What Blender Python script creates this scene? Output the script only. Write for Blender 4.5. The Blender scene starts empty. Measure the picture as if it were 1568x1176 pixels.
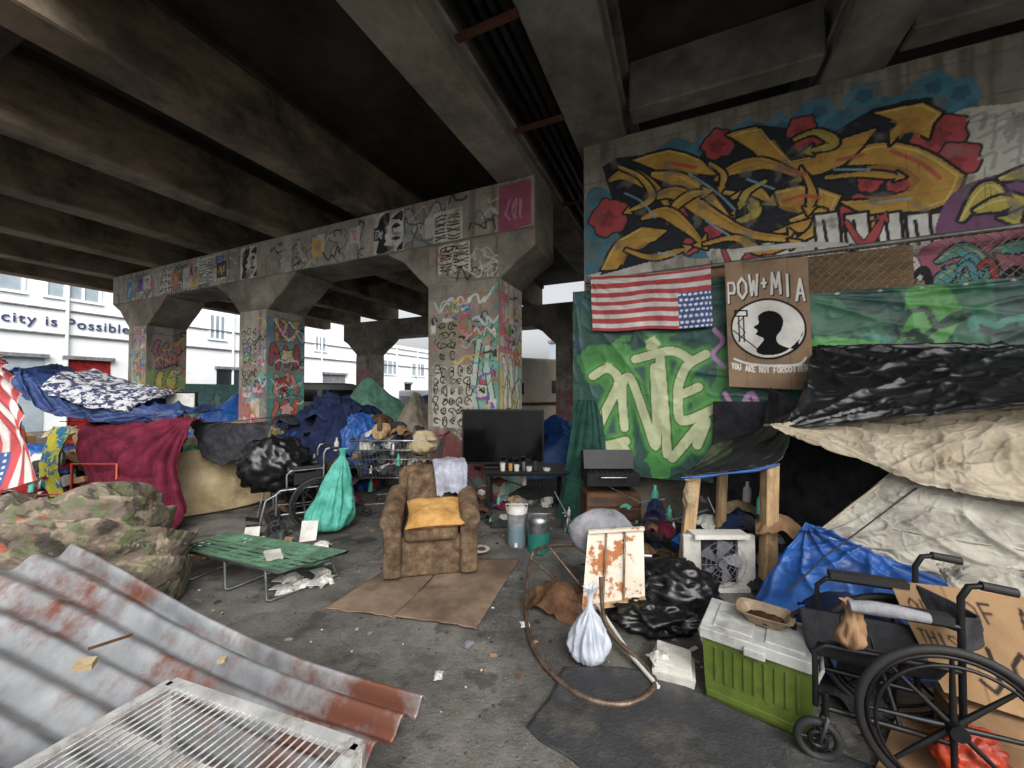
import bpy, math, random, bmesh
import numpy as np
from mathutils import Vector, Matrix, Euler, noise as mn
R=random.Random(5)
sc=bpy.context.scene
sc.view_settings.view_transform='Standard'; sc.view_settings.look='None'; sc.view_settings.exposure=0
D=bpy.data
# ------------------------------------------------------------ helpers
def hx(s,k=1.0):
    s=s.lstrip('#'); o=[]
    for i in (0,2,4):
        c=int(s[i:i+2],16)/255
        o.append((c/12.92 if c<=.04045 else ((c+.055)/1.055)**2.4)*k)
    return tuple(o)
def c4(c): return (c[0],c[1],c[2],1)
CU,SU=0.9135,0.4067
def S(u,v,z): return Vector((CU*u+SU*v,-SU*u+CU*v,z))
_t=np.random.default_rng(3).random((256,256))
def vn(x,y,s=0):
    x=np.asarray(x)+s*17.31; y=np.asarray(y)+s*9.77
    xi=np.floor(x).astype(int); yi=np.floor(y).astype(int); xf=x-xi; yf=y-yi
    xf=xf*xf*(3-2*xf); yf=yf*yf*(3-2*yf)
    a=_t[xi&255,yi&255]; b=_t[(xi+1)&255,yi&255]; c=_t[xi&255,(yi+1)&255]; d=_t[(xi+1)&255,(yi+1)&255]
    return (a*(1-xf)+b*xf)*(1-yf)+(c*(1-xf)+d*xf)*yf
def fbm(x,y,s=0,o=4):
    t=0;a=.5;n=0
    for i in range(o):
        t=t+a*vn(x*2**i,y*2**i,s+i); n+=a; a*=.5
    return t/n
# materials
def pmat(name,c1,c2=None,scale=4,rough=.85,metal=0,bump=.3,bscale=40,dirt=None,attr=False,stretch=None,spec=None,lo=.35,hi=.65,bdist=.02):
    m=D.materials.new(name); m.use_nodes=True; nt=m.node_tree; N=nt.nodes; L=nt.links
    b=N['Principled BSDF']; tc=N.new('ShaderNodeTexCoord')
    src=tc.outputs['Object']
    if stretch:
        mp=N.new('ShaderNodeMapping'); mp.inputs['Scale'].default_value=stretch; L.new(src,mp.inputs['Vector']); vec=mp.outputs[0]
    else: vec=src
    n1=N.new('ShaderNodeTexNoise'); n1.inputs['Scale'].default_value=scale; n1.inputs['Detail'].default_value=8; n1.inputs['Roughness'].default_value=.65
    L.new(vec,n1.inputs['Vector'])
    r=N.new('ShaderNodeMapRange'); r.inputs[1].default_value=lo; r.inputs[2].default_value=hi; L.new(n1.outputs[0],r.inputs[0])
    mx=N.new('ShaderNodeMix'); mx.data_type='RGBA'; L.new(r.outputs[0],mx.inputs[0])
    if attr:
        at=N.new('ShaderNodeAttribute'); at.attribute_name='Col'
        hs=N.new('ShaderNodeHueSaturation'); hs.inputs['Saturation'].default_value=.9; L.new(at.outputs['Color'],hs.inputs['Color'])
        mu=N.new('ShaderNodeMix'); mu.data_type='RGBA'; mu.blend_type='MULTIPLY'; mu.inputs[0].default_value=1
        mx.inputs[6].default_value=(.72,.71,.69,1); mx.inputs[7].default_value=(1.05,1.05,1.05,1)
        L.new(mx.outputs[2],mu.inputs[6]); L.new(hs.outputs[0],mu.inputs[7]); out=mu.outputs[2]
    else:
        if c2 is None: c2=tuple(x*.65 for x in c1)
        mx.inputs[6].default_value=c4(c2); mx.inputs[7].default_value=c4(c1); out=mx.outputs[2]
    if dirt:
        dc,ds,dl,dh=dirt
        n3=N.new('ShaderNodeTexNoise'); n3.inputs['Scale'].default_value=ds; n3.inputs['Detail'].default_value=10; n3.inputs['Roughness'].default_value=.7
        L.new(src,n3.inputs['Vector'])
        r3=N.new('ShaderNodeMapRange'); r3.inputs[1].default_value=dl; r3.inputs[2].default_value=dh; L.new(n3.outputs[0],r3.inputs[0])
        m3=N.new('ShaderNodeMix'); m3.data_type='RGBA'; L.new(r3.outputs[0],m3.inputs[0]); L.new(out,m3.inputs[6]); m3.inputs[7].default_value=c4(dc); out=m3.outputs[2]
    L.new(out,b.inputs['Base Color'])
    b.inputs['Roughness'].default_value=rough; b.inputs['Metallic'].default_value=metal
    if spec is not None: b.inputs['Specular IOR Level'].default_value=spec
    if bump:
        n2=N.new('ShaderNodeTexNoise'); n2.inputs['Scale'].default_value=bscale; n2.inputs['Detail'].default_value=6
        L.new(src,n2.inputs['Vector'])
        bp=N.new('ShaderNodeBump'); bp.inputs['Strength'].default_value=bump; bp.inputs['Distance'].default_value=bdist
        L.new(n2.outputs[0],bp.inputs['Height']); L.new(bp.outputs[0],b.inputs['Normal'])
    return m
def fab(name,c,c2=None,**k):
    d=dict(scale=6,rough=.95,bump=.5,bscale=25,spec=.15); d.update(k); return pmat(name,c,c2,**d)
class MB:
    def __init__(s): s.v=[];s.f=[];s.m=[];s.s=[];s.mats=[]
    def mi(s,m):
        if m not in s.mats: s.mats.append(m)
        return s.mats.index(m)
    def add(s,vs,fs,m,sm=False):
        o=len(s.v); s.v+= [tuple(p) for p in vs]; i=s.mi(m)
        for f in fs: s.f.append(tuple(o+k for k in f)); s.m.append(i); s.s.append(sm)
    def hexa(s,c,m): s.add(c,[(3,2,1,0),(4,5,6,7),(0,1,5,4),(1,2,6,5),(2,3,7,6),(3,0,4,7)],m)
    def box(s,c,d,m,rot=None,taper=1):
        hx_,hy,hz=d[0]/2,d[1]/2,d[2]/2
        P=[Vector((-hx_,-hy,-hz)),Vector((hx_,-hy,-hz)),Vector((hx_,hy,-hz)),Vector((-hx_,hy,-hz)),Vector((-hx_*taper,-hy*taper,hz)),Vector((hx_*taper,-hy*taper,hz)),Vector((hx_*taper,hy*taper,hz)),Vector((-hx_*taper,hy*taper,hz))]
        if rot is not None:
            M=Euler(rot).to_matrix(); P=[M@p for p in P]
        s.hexa([p+Vector(c) for p in P],m)
    def sbox(s,u0,u1,v0,v1,z0,z1,m):
        s.hexa([S(u0,v0,z0),S(u1,v0,z0),S(u1,v1,z0),S(u0,v1,z0),S(u0,v0,z1),S(u1,v0,z1),S(u1,v1,z1),S(u0,v1,z1)],m)
    def bar(s,a,b,w,h,m):
        a=Vector(a);b=Vector(b);d=(b-a).normalized(); up=Vector((0,0,1)) if abs(d.z)<.95 else Vector((0,1,0))
        x=d.cross(up).normalized()*w/2; y=x.cross(d).normalized()*h/2
        s.hexa([a-x-y,a+x-y,a+x+y,a-x+y,b-x-y,b+x-y,b+x+y,b-x+y],m)
    def tube(s,pts,r,m,n=8,closed=False,cap=True):
        pts=[Vector(p) for p in pts]; k=len(pts); rr=r if isinstance(r,(list,tuple)) else [r]*k
        vs=[];fs=[]; px=None
        for i,p in enumerate(pts):
            if closed: d=pts[(i+1)%k]-pts[i-1]
            else: d=pts[min(i+1,k-1)]-pts[max(i-1,0)]
            d.normalize()
            if px is None:
                up=Vector((0,0,1)) if abs(d.z)<.9 else Vector((1,0,0)); px=d.cross(up).normalized()
            else:
                px=(px-d*px.dot(d)).normalized()
            py=d.cross(px)
            for j in range(n):
                a=2*math.pi*j/n; vs.append(p+(px*math.cos(a)+py*math.sin(a))*rr[i])
        for i in range(k if closed else k-1):
            for j in range(n):
                a=i*n+j;b=i*n+(j+1)%n;c=((i+1)%k)*n+(j+1)%n;d=((i+1)%k)*n+j; fs.append((a,b,c,d))
        s.add(vs,fs,m,True)
        if cap and not closed:
            s.add(vs[:n],[tuple(range(n))],m); s.add(vs[-n:],[tuple(range(n))],m)
    def sph(s,c,r,m,n=14,amp=0,fr=3,seed=0,flat=None,ridge=False,st=(1,1,1),fine=.3):
        if not isinstance(r,(tuple,list)): r=(r,r,r)
        vs=[];fs=[];h=n//2+1; w=0
        for i in range(h+1):
            th=math.pi*i/h
            for j in range(n):
                ph=2*math.pi*j/n; q=Vector((math.sin(th)*math.cos(ph),math.sin(th)*math.sin(ph),math.cos(th)))
                k=1
                if amp:
                    qq=Vector((q.x*st[0],q.y*st[1],q.z*st[2]))
                    w=mn.noise(qq*fr+Vector((seed*7.1,seed*3.3,seed)))
                    w2=mn.noise(qq*fr*2.3+Vector((seed*2.1,seed*5.3,-seed)))
                    w3=mn.noise(qq*fr*5.3+Vector((seed*2.1,seed,-seed)))
                    if ridge: k=1+amp*((1-2*abs(w))+.6*(1-2.4*abs(w2))+fine*(1-2.4*abs(w3))-.8)
                    else: k=1+amp*(w+.5*w2+.25*w3)
                p=Vector((q.x*r[0]*k,q.y*r[1]*k,q.z*r[2]*k))
                if flat is not None and p.z<-r[2]*flat: p.z=-r[2]*flat+ .02*r[2]*w
                vs.append(p+Vector(c))
        for i in range(h):
            for j in range(n): fs.append((i*n+j,(i+1)*n+j,(i+1)*n+(j+1)%n,i*n+(j+1)%n))
        s.add(vs,fs,m,True)
    def torus(s,c,ax,RR,r,m,n=40,k=8):
        ax=Vector(ax).normalized(); up=Vector((0,0,1)) if abs(ax.z)<.9 else Vector((1,0,0)); x=ax.cross(up).normalized(); y=ax.cross(x)
        s.tube([Vector(c)+(x*math.cos(2*math.pi*i/n)+y*math.sin(2*math.pi*i/n))*RR for i in range(n)],r,m,k,closed=True)
    def obj(s,name,parent=None,loc=(0,0,0),rz=0,bevel=0,seg=2,rot=None):
        me=D.meshes.new(name); me.from_pydata(s.v,[],s.f); 
        for m in s.mats: me.materials.append(m)
        me.polygons.foreach_set('material_index',s.m); me.polygons.foreach_set('use_smooth',s.s)
        bm=bmesh.new(); bm.from_mesh(me); bmesh.ops.recalc_face_normals(bm,faces=bm.faces); bm.to_mesh(me); bm.free()
        ob=D.objects.new(name,me); sc.collection.objects.link(ob); ob.location=loc; ob.rotation_euler=rot if rot else (0,0,rz)
        if parent: ob.parent=parent
        if bevel:
            b=ob.modifiers.new('b','BEVEL'); b.width=bevel; b.segments=seg; b.limit_method='ANGLE'; b.angle_limit=math.radians(40)
        return ob
def empty(name,loc=(0,0,0),rz=0):
    e=D.objects.new(name,None); sc.collection.objects.link(e); e.location=loc; e.rotation_euler=(0,0,rz); e.empty_display_size=.1; return e
def grid_obj(name,P,mat,col=None,parent=None,solid=0):
    ny,nx,_=P.shape
    me=D.meshes.new(name); me.vertices.add(nx*ny); me.vertices.foreach_set('co',P.reshape(-1).astype(np.float32))
    i=np.arange(ny-1)[:,None]*nx+np.arange(nx-1)[None,:]
    q=np.stack([i,i+1,i+nx+1,i+nx],-1).reshape(-1,4)
    n=len(q); me.loops.add(n*4); me.loops.foreach_set('vertex_index',q.reshape(-1).astype(np.int32)); me.polygons.add(n)
    me.polygons.foreach_set('loop_start',np.arange(n,dtype=np.int32)*4); me.polygons.foreach_set('loop_total',np.full(n,4,dtype=np.int32))
    me.polygons.foreach_set('use_smooth',np.ones(n,dtype=bool)); me.update(calc_edges=True); me.validate()
    if col is not None:
        a=me.color_attributes.new('Col','FLOAT_COLOR','POINT')
        cc=np.ones((ny*nx,4),np.float32); cc[:,:3]=col.reshape(-1,3); a.data.foreach_set('color',cc.reshape(-1))
    me.materials.append(mat)
    ob=D.objects.new(name,me); sc.collection.objects.link(ob)
    if parent: ob.parent=parent
    if solid:
        sm=ob.modifiers.new('s','SOLIDIFY'); sm.thickness=solid; sm.offset=0
    return ob
def crm(A,t):
    m=A.shape[0]; i=np.clip(np.floor(t).astype(int),0,m-2); f=(t-i).reshape((-1,)+(1,)*(A.ndim-1))
    p0=A[np.maximum(i-1,0)];p1=A[i];p2=A[i+1];p3=A[np.minimum(i+2,m-1)]
    return .5*((2*p1)+(-p0+p2)*f+(2*p0-5*p1+4*p2-p3)*f**2+(-p0+3*p1-3*p2+p3)*f**3)
def cloth(name,ctrl,nx,ny,mat,col=None,amp=.02,fr=(3,3),seed=1,parent=None,solid=0,extra=None,ridge=True,oc=2,folds=None,edge=0,taut=False):
    A=np.array(ctrl,float)
    s,t=np.meshgrid(np.linspace(0,1,nx),np.linspace(0,1,ny))
    B=crm(A,np.linspace(0,A.shape[0]-1,ny)); B=crm(B.transpose(1,0,2),np.linspace(0,A.shape[1]-1,nx)).transpose(1,0,2)
    gx=np.gradient(B,axis=1); gy=np.gradient(B,axis=0); n=np.cross(gx,gy); n/=np.linalg.norm(n,axis=2,keepdims=True)+1e-9
    wx=s*fr[0]+.7*fbm(t*2.5,s*2.5,seed+5,2); wy=t*fr[1]+.7*fbm(s*2.5,t*2.5,seed+15,2)
    w=fbm(wx,wy,seed,oc); w2=fbm(wx*2.7,wy*2.7,seed+9,oc)
    rd=(lambda q: np.clip(1-np.abs(2*q-1)*5,0,1)**1.3*1.2-.2) if taut else (lambda q: 1-np.sqrt((2*q-1)**2+.003)*2.2)
    h=rd(w)+(.55 if taut else .4)*rd(w2) if ridge else (w-.5)*3+(w2-.5)
    if extra is not None: h=h+extra(s,t)
    d=amp*h
    for f in (folds or []):
        a=np.arctan2(t-f[1],s-f[0]+1e-6)*f[2]+(3 if taut else 5)*fbm(s*2.5,t*2.5,seed+3,2); rr=np.hypot(s-f[0],t-f[1])
        fs=(1-np.abs(np.sin(a)))**2.2 if taut else np.abs(np.sin(a))**.7-.5
        d=d+f[3]*fs*np.clip(rr*4,0,1)*np.clip(1.3-rr,0,1)*(.3+1.2*fbm(s*3,t*3,seed+31,2))
    if edge: B=B+gy/np.linalg.norm(gy,axis=2,keepdims=True)*(edge*(fbm(s*9,s*0,seed+50,3)-.5)*((t<.5)*(1-2*t)))[...,None]
    B=B+n*d[...,None]
    return grid_obj(name,B,mat,col,parent,solid)
def smooth(pts,k=8,closed=True):
    A=np.array(pts,float); n=len(A)
    if closed:
        A=np.vstack([A[-1:],A,A[:2]]); t=np.linspace(1,n+1,n*k,endpoint=False)
    else: t=np.linspace(0,n-1,(n-1)*k+1)
    return crm(A,t)
class Cv:
    def __init__(s,w,h,res,base=(.3,.3,.3),var=.25,seed=1,x0=0,y0=0,vs=2.0):
        s.nx=max(3,int(w/res)+1); s.ny=max(3,int(h/res)+1); s.w=w;s.h=h;s.x0=x0;s.y0=y0
        s.X,s.Y=np.meshgrid(np.linspace(0,w,s.nx)+x0,np.linspace(0,h,s.ny)+y0)
        s.I=np.ones((s.ny,s.nx,3))*np.array(base)*(1-var+2*var*fbm(s.X*vs,s.Y*vs,seed,5))[...,None]
    def mask(s,m,c,a=1.0):
        m=(np.clip(m,0,1)*a)[...,None]; s.I=s.I*(1-m)+np.array(c)*m
    def sub(s,x0,x1,y0,y1):
        dx=s.w/(s.nx-1);dy=s.h/(s.ny-1)
        a=max(0,int((x0-s.x0)/dx)-1);b=min(s.nx,int((x1-s.x0)/dx)+3);c=max(0,int((y0-s.y0)/dy)-1);d=min(s.ny,int((y1-s.y0)/dy)+3)
        return (slice(c,d),slice(a,b)) if b>a and d>c else None
    def poly(s,pts,c,a=1.0,sm=False):
        P=smooth(pts) if sm else np.array(pts,float)
        q=s.sub(P[:,0].min(),P[:,0].max(),P[:,1].min(),P[:,1].max())
        if q is None: return
        X=s.X[q];Y=s.Y[q]; ins=np.zeros(X.shape,bool); n=len(P)
        for i in range(n):
            x1,y1=P[i];x2,y2=P[(i+1)%n]
            if y1==y2: continue
            cnd=((y1>Y)!=(y2>Y))&(X<(x2-x1)*(Y-y1)/(y2-y1)+x1); ins^=cnd
        m=ins[...,None]*a; s.I[q]=s.I[q]*(1-m)+np.array(c)*m
    def stroke(s,pts,w,c,a=1.0,sm=False,closed=False,soft=.004):
        P=smooth(pts,6,closed) if sm else np.array(pts,float)
        if closed: P=np.vstack([P,P[:1]])
        q=s.sub(P[:,0].min()-w,P[:,0].max()+w,P[:,1].min()-w,P[:,1].max()+w)
        if q is None: return
        X=s.X[q];Y=s.Y[q];d=np.full(X.shape,1e9)
        for i in range(len(P)-1):
            ax,ay=P[i];bx,by=P[i+1];vx,vy=bx-ax,by-ay;l=vx*vx+vy*vy+1e-12
            t=np.clip(((X-ax)*vx+(Y-ay)*vy)/l,0,1); d=np.minimum(d,(X-ax-t*vx)**2+(Y-ay-t*vy)**2)
        m=np.clip((w/2-np.sqrt(d))/soft+.5,0,1)[...,None]*a; s.I[q]=s.I[q]*(1-m)+np.array(c)*m
    def circ(s,x,y,r,c,a=1.0,wob=0,seed=0):
        ang=np.arctan2(s.Y-y,s.X-x); rr=r*(1+wob*(np.sin(ang*5+seed)+.5*np.sin(ang*9+seed*2)))
        s.mask((rr-np.hypot(s.X-x,s.Y-y))/.008+.5,c,a)
    def shard(s,pts,w,c,line,lw=.03,hl=None,tip=True):
        P=smooth(pts,10,False); n=len(P); t=np.linspace(0,1,n); d=np.gradient(P,axis=0); d/=np.linalg.norm(d,axis=1,keepdims=True)+1e-9
        nn=np.stack([-d[:,1],d[:,0]],1); wd=(np.sin(np.pi*(t*.9+.06))**.55*w/2*(1+.25*np.sin(t*7+w*40)))[:,None]
        Q=np.vstack([P+nn*wd,(P-nn*wd)[::-1]])
        polys=[Q]
        if tip:
            e=P[-1];dd=d[-1];m=nn[-1]; polys.append(np.array([e-dd*w*.5+m*w*.8,e+dd*w*.9,e-dd*w*.5-m*w*.8,e-dd*w*.15]))
        for q in polys: s.stroke(q,lw*2,line,1,False,True)
        for q in polys: s.poly(q,c)
        if hl is not None: s.stroke(P+nn*wd*.45,w*.12,hl,.85)
    def face(s,name,origin,ex,ey,mat,parent=None):
        ex=np.array(ex,float);ey=np.array(ey,float);o=np.array(origin,float)
        P=o+(s.X-s.x0)[...,None]*ex+(s.Y-s.y0)[...,None]*ey
        return grid_obj(name,P,mat,s.I,parent)
PAL=[hx(c) for c in ('#b8404f','#cfae3c','#2f7f9f','#5fb0a4','#dedad0','#1a1a1e','#6a4c9c','#cc7898','#54944a','#b9c7c9','#c4622e')]
def letters(cv,x,y,w,h,n,fill,line,rnd,th=None,lw=.02):
    th=th or h*.22
    for i in range(n):
        cx=x+w*(i+.5)/n; ww=w/n*.7
        pts=[(cx+rnd.uniform(-.5,.5)*ww,y+h*(j/3+rnd.uniform(-.1,.1))) for j in range(4)]
        if rnd.random()<.6: pts+= [(cx+rnd.uniform(-.5,.5)*ww,y+h*rnd.random())]
        cv.stroke(pts,th+2*lw,line,sm=True); cv.stroke(pts,th,fill,sm=True)
def tags(cv,x0,x1,y0,y1,n,rnd,cols=None,wd=(.01,.03)):
    for _ in range(n):
        x=rnd.uniform(x0,x1);y=rnd.uniform(y0,y1);s=rnd.uniform(.08,.35)
        pts=[(x+s*(i*.35+rnd.uniform(-.3,.3)),y+s*rnd.uniform(-.5,.5)) for i in range(rnd.randint(4,8))]
        cv.stroke(pts,rnd.uniform(*wd),rnd.choice(cols or PAL),a=.9,sm=True)
def stickers(cv,x0,x1,y0,y1,n,rnd,s=(.1,.3)):
    for _ in range(n):
        w=rnd.uniform(*s);h=rnd.uniform(*s)*1.2;x=rnd.uniform(x0,max(x0,x1-w));y=rnd.uniform(y0,y1-h); k=rnd.uniform(-.02,.02)
        c=rnd.choice(PAL+[hx('#c9c4b6')]*5); ink=rnd.choice(PAL)
        cv.poly([(x,y+k),(x+w,y),(x+w,y+h+k),(x,y+h)],c,.92)
        for j in range(3):
            cv.stroke([(x+w*rnd.uniform(.15,.85),y+h*rnd.uniform(.15,.85)) for _ in range(5)],.018,ink,.95,True)
def poster(cv,x0,x1,y0,y1,kind,rnd,bg=hx('#cfc9ba'),ink=hx('#1c1c1f')):
    w=x1-x0;h=y1-y0; j=lambda: rnd.uniform(-.012,.012)
    cv.poly([(x0+j(),y0+j()),(x0+w*.5,y0+j()),(x1+j(),y0+j()),(x1+j(),y0+h*.6),(x1+j(),y1+j()),(x0+w*.4,y1+j()),(x0+j(),y1+j())],bg)
    g=lambda a,b:(x0+w*a,y0+h*b)
    if kind=='face':
        cv.poly([g(.1,.02),g(.16,.3),g(.1,.5),g(.2,.85),g(.4,.98),g(.55,.95),g(.5,.7),g(.38,.62),g(.45,.5),g(.3,.4),g(.42,.3),g(.35,.2),g(.6,.12),g(.5,.02)],ink,1,True)
        cv.poly([g(.6,.6),g(.75,.68),g(.9,.6),g(.75,.56)],ink,1,True); cv.poly([g(.6,.32),g(.75,.36),g(.9,.3),g(.75,.26)],ink,1,True); cv.poly([g(.62,.8),g(.95,.95),g(.95,.7),g(.85,.75)],ink,1,True)
        cv.stroke([g(.62,.56),g(.66,.44),g(.74,.42)],.02,ink); cv.poly([g(.75,.02),g(.98,.02),g(.98,.22),g(.85,.12)],ink)
    elif kind=='zebra':
        for i in range(int(h/.055)):
            b=(i+.5)*.055/h; cv.stroke([g(.08,b*.94+.03+rnd.uniform(-.03,.03)),g(.3,b*.94+.03+rnd.uniform(-.06,.06)),g(.5,b*.94+.05),g(.72,b*.94+.03+rnd.uniform(-.06,.06)),g(.93,b*.94+.02)],.024,ink,1,True)
        cv.stroke([g(.5,.1),g(.45,.5),g(.55,.92)],.03,bg,1,True)
    else:
        nx_=max(2,int(w/.15)); ny_=max(2,int(h/.15))
        for a in range(nx_):
            for b in range(ny_):
                cx,cy=(a+.5)/nx_+rnd.uniform(-.03,.03),(b+.5)/ny_+rnd.uniform(-.02,.02); sx,sy=.46/nx_*rnd.uniform(.7,1.2),.46/ny_*rnd.uniform(.7,1.2)
                pts=[g(cx+sx*math.cos(t)*rnd.uniform(.45,1.15),cy+sy*math.sin(t)*rnd.uniform(.45,1.15)) for t in (0,1,2.1,3.1,4.2,5.2)]
                cv.stroke(pts,.02,ink,1,True,rnd.random()<.6)
                if rnd.random()<.35: cv.circ(*g(cx-sx*.3,cy+sy*.2),.014,ink); cv.circ(*g(cx+sx*.3,cy+sy*.2),.014,ink)
                cv.stroke([g(cx-sx*rnd.random(),cy-sy*rnd.random()),g(cx,cy-sy*rnd.uniform(-.7,.7)),g(cx+sx*rnd.random(),cy+sy*rnd.uniform(-.8,.8))],.018,ink,1,True)
    cv.mask(((fbm(cv.X*7,cv.Y*7,x0*3,4)-.6)*9)*((cv.X>x0)&(cv.X<x1)&(cv.Y>y0)&(cv.Y<y1)),hx('#857e70'),.8)
# ------------------------------------------------------------ materials
M_con=pmat('concrete',hx('#9c9588'),hx('#6c655a'),1.6,.9,bump=.35,bscale=18,dirt=(hx('#423c33'),.7,.48,.72))
M_tan=pmat('concrete_girder',hx('#9a8a74'),hx('#66594a'),1.2,.9,bump=.35,bscale=14,dirt=(hx('#2f2a24'),.9,.45,.68),stretch=(1,1,2.5))
M_dark=pmat('dark_concrete',hx('#463f37'),hx('#25211d'),1.0,.95,bump=.4,bscale=10)  # darkest concrete tone, for the deck and diaphragms between girders
M_deckR=pmat('concrete_soffit',hx('#94938a'),hx('#63635c'),1.4,.9,bump=.35,bscale=12,dirt=(hx('#3b3a35'),.8,.45,.72))
M_paint=pmat('spray_paint_on_concrete',(1,1,1),scale=5,rough=.75,bump=.25,bscale=30,attr=True,dirt=(hx('#4f4a42'),2.2,.62,.9))
M_cardp=pmat('cardboard_painted',(1,1,1),scale=3,rough=.9,bump=.15,bscale=15,attr=True,spec=.2)
M_blk=pmat('black_steel',hx('#1c1c1e'),hx('#101012'),8,.45,.3,bump=.05)
M_steel=pmat('grey_steel',hx('#9c9fa2'),hx('#6e6f70'),10,.4,.9,bump=.05)
M_galv=pmat('galvanised_pipe',hx('#8a8a86'),hx('#56534e'),8,.5,.6,bump=.15,dirt=(hx('#5a3a26'),4,.55,.7))
M_rub=pmat('rubber',hx('#1c1c1c'),None,10,.7,bump=.1)
M_card=pmat('cardboard',hx('#947658'),hx('#755a42'),3,.95,bump=.15,bscale=20,dirt=(hx('#4c3a2a'),2.5,.55,.75),spec=.2)
M_cardf=pmat('trampled_cardboard',hx('#7f6c5c'),hx('#5f5043'),2.5,.95,bump=.3,bscale=12,dirt=(hx('#40362e'),1.8,.46,.68),spec=.2)
M_wood=pmat('lumber',hx('#b89c74'),hx('#85694a'),3,.8,bump=.2,stretch=(8,8,1),dirt=(hx('#5a4834'),5,.55,.8))
M_white=pmat('white_plastic',hx('#d0cec8'),hx('#a8a69e'),4,.45,bump=.05,dirt=(hx('#6a6458'),6,.54,.8))
M_wht2=pmat('white_building_paint',hx('#eceef0'),hx('#e0e4e8'),.8,.8,bump=.05)
M_glass=pmat('dark_glass',hx('#2a3036'),hx('#1a1d20'),.5,.08,bump=0,spec=.7)
M_navy=fab('navy_fabric',hx('#2a3454'),hx('#1a2036')); M_mar=fab('maroon_blanket',hx('#6a2438'),hx('#451420'))
M_dkf=fab('charcoal_fabric',hx('#3c3c40'),hx('#232326')); M_blue=fab('blue_tarp',hx('#2c60a8'),hx('#1b3f7c'),rough=.45,spec=.4,bscale=8,bump=.5,dirt=(hx('#1a2c4a'),2.5,.5,.75))
M_dnavy=fab('navy_tarp',hx('#33497a'),hx('#1f2c50'),rough=.5,spec=.4)
M_beige=fab('beige_canvas',hx('#bab09e'),hx('#948975'),scale=2.5,bscale=30,bump=.35,dirt=(hx('#5e5546'),1.6,.5,.74))
M_canv=fab('grey_white_canvas',hx('#b8b4a8'),hx('#908c82'),scale=2.5,bscale=30,bump=.35,dirt=(hx('#5f5a54'),1.8,.5,.74))
M_bag=pmat('black_plastic_bag',hx('#151517'),hx('#0a0a0b'),4,.34,bump=.25,bscale=5,spec=.45)
M_btarp=pmat('black_polythene',hx('#1f2023'),hx('#121315'),3,.36,bump=.35,bscale=4,bdist=.03,spec=.5)
M_green=fab('green_tarp',hx('#2c5448'),hx('#1a3630'),rough=.6); M_teal=fab('teal_cloth',hx('#5fae9e'),hx('#3c8576'),rough=.5,bscale=18,bump=.7)
M_grey=fab('grey_cloth',hx('#8c8c90'),hx('#5c5c62')); M_pale=pmat('thin_white_bag',hx('#bcc1c9'),hx('#878e99'),5,.4,bump=.4,bscale=10)
M_red=fab('red_cloth',hx('#962a2a'),hx('#5c1616')); M_tealtent=fab('sage_tarp',hx('#7aa898'),hx('#557f70'),rough=.6)
M_brown=fab('brown_cloth',hx('#6a4e38'),hx('#3e2c20')); M_foam=fab('foam_mattress',hx('#b0a082'),hx('#8a7a5a'),scale=3,dirt=(hx('#5c4c34'),2,.5,.7))
M_purple=fab('purple_cloth',hx('#4c3a68'))
M_yel=fab('mustard_pillow',hx('#b8915a'),hx('#8e6836'))
M_orange=pmat('orange_bag',hx('#c84a28'),hx('#922c16'),5,.4,bump=.3)
M_dwood=pmat('dark_wood',hx('#5a4030'),hx('#38281e'),3,.8,stretch=(1,1,8))
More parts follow.
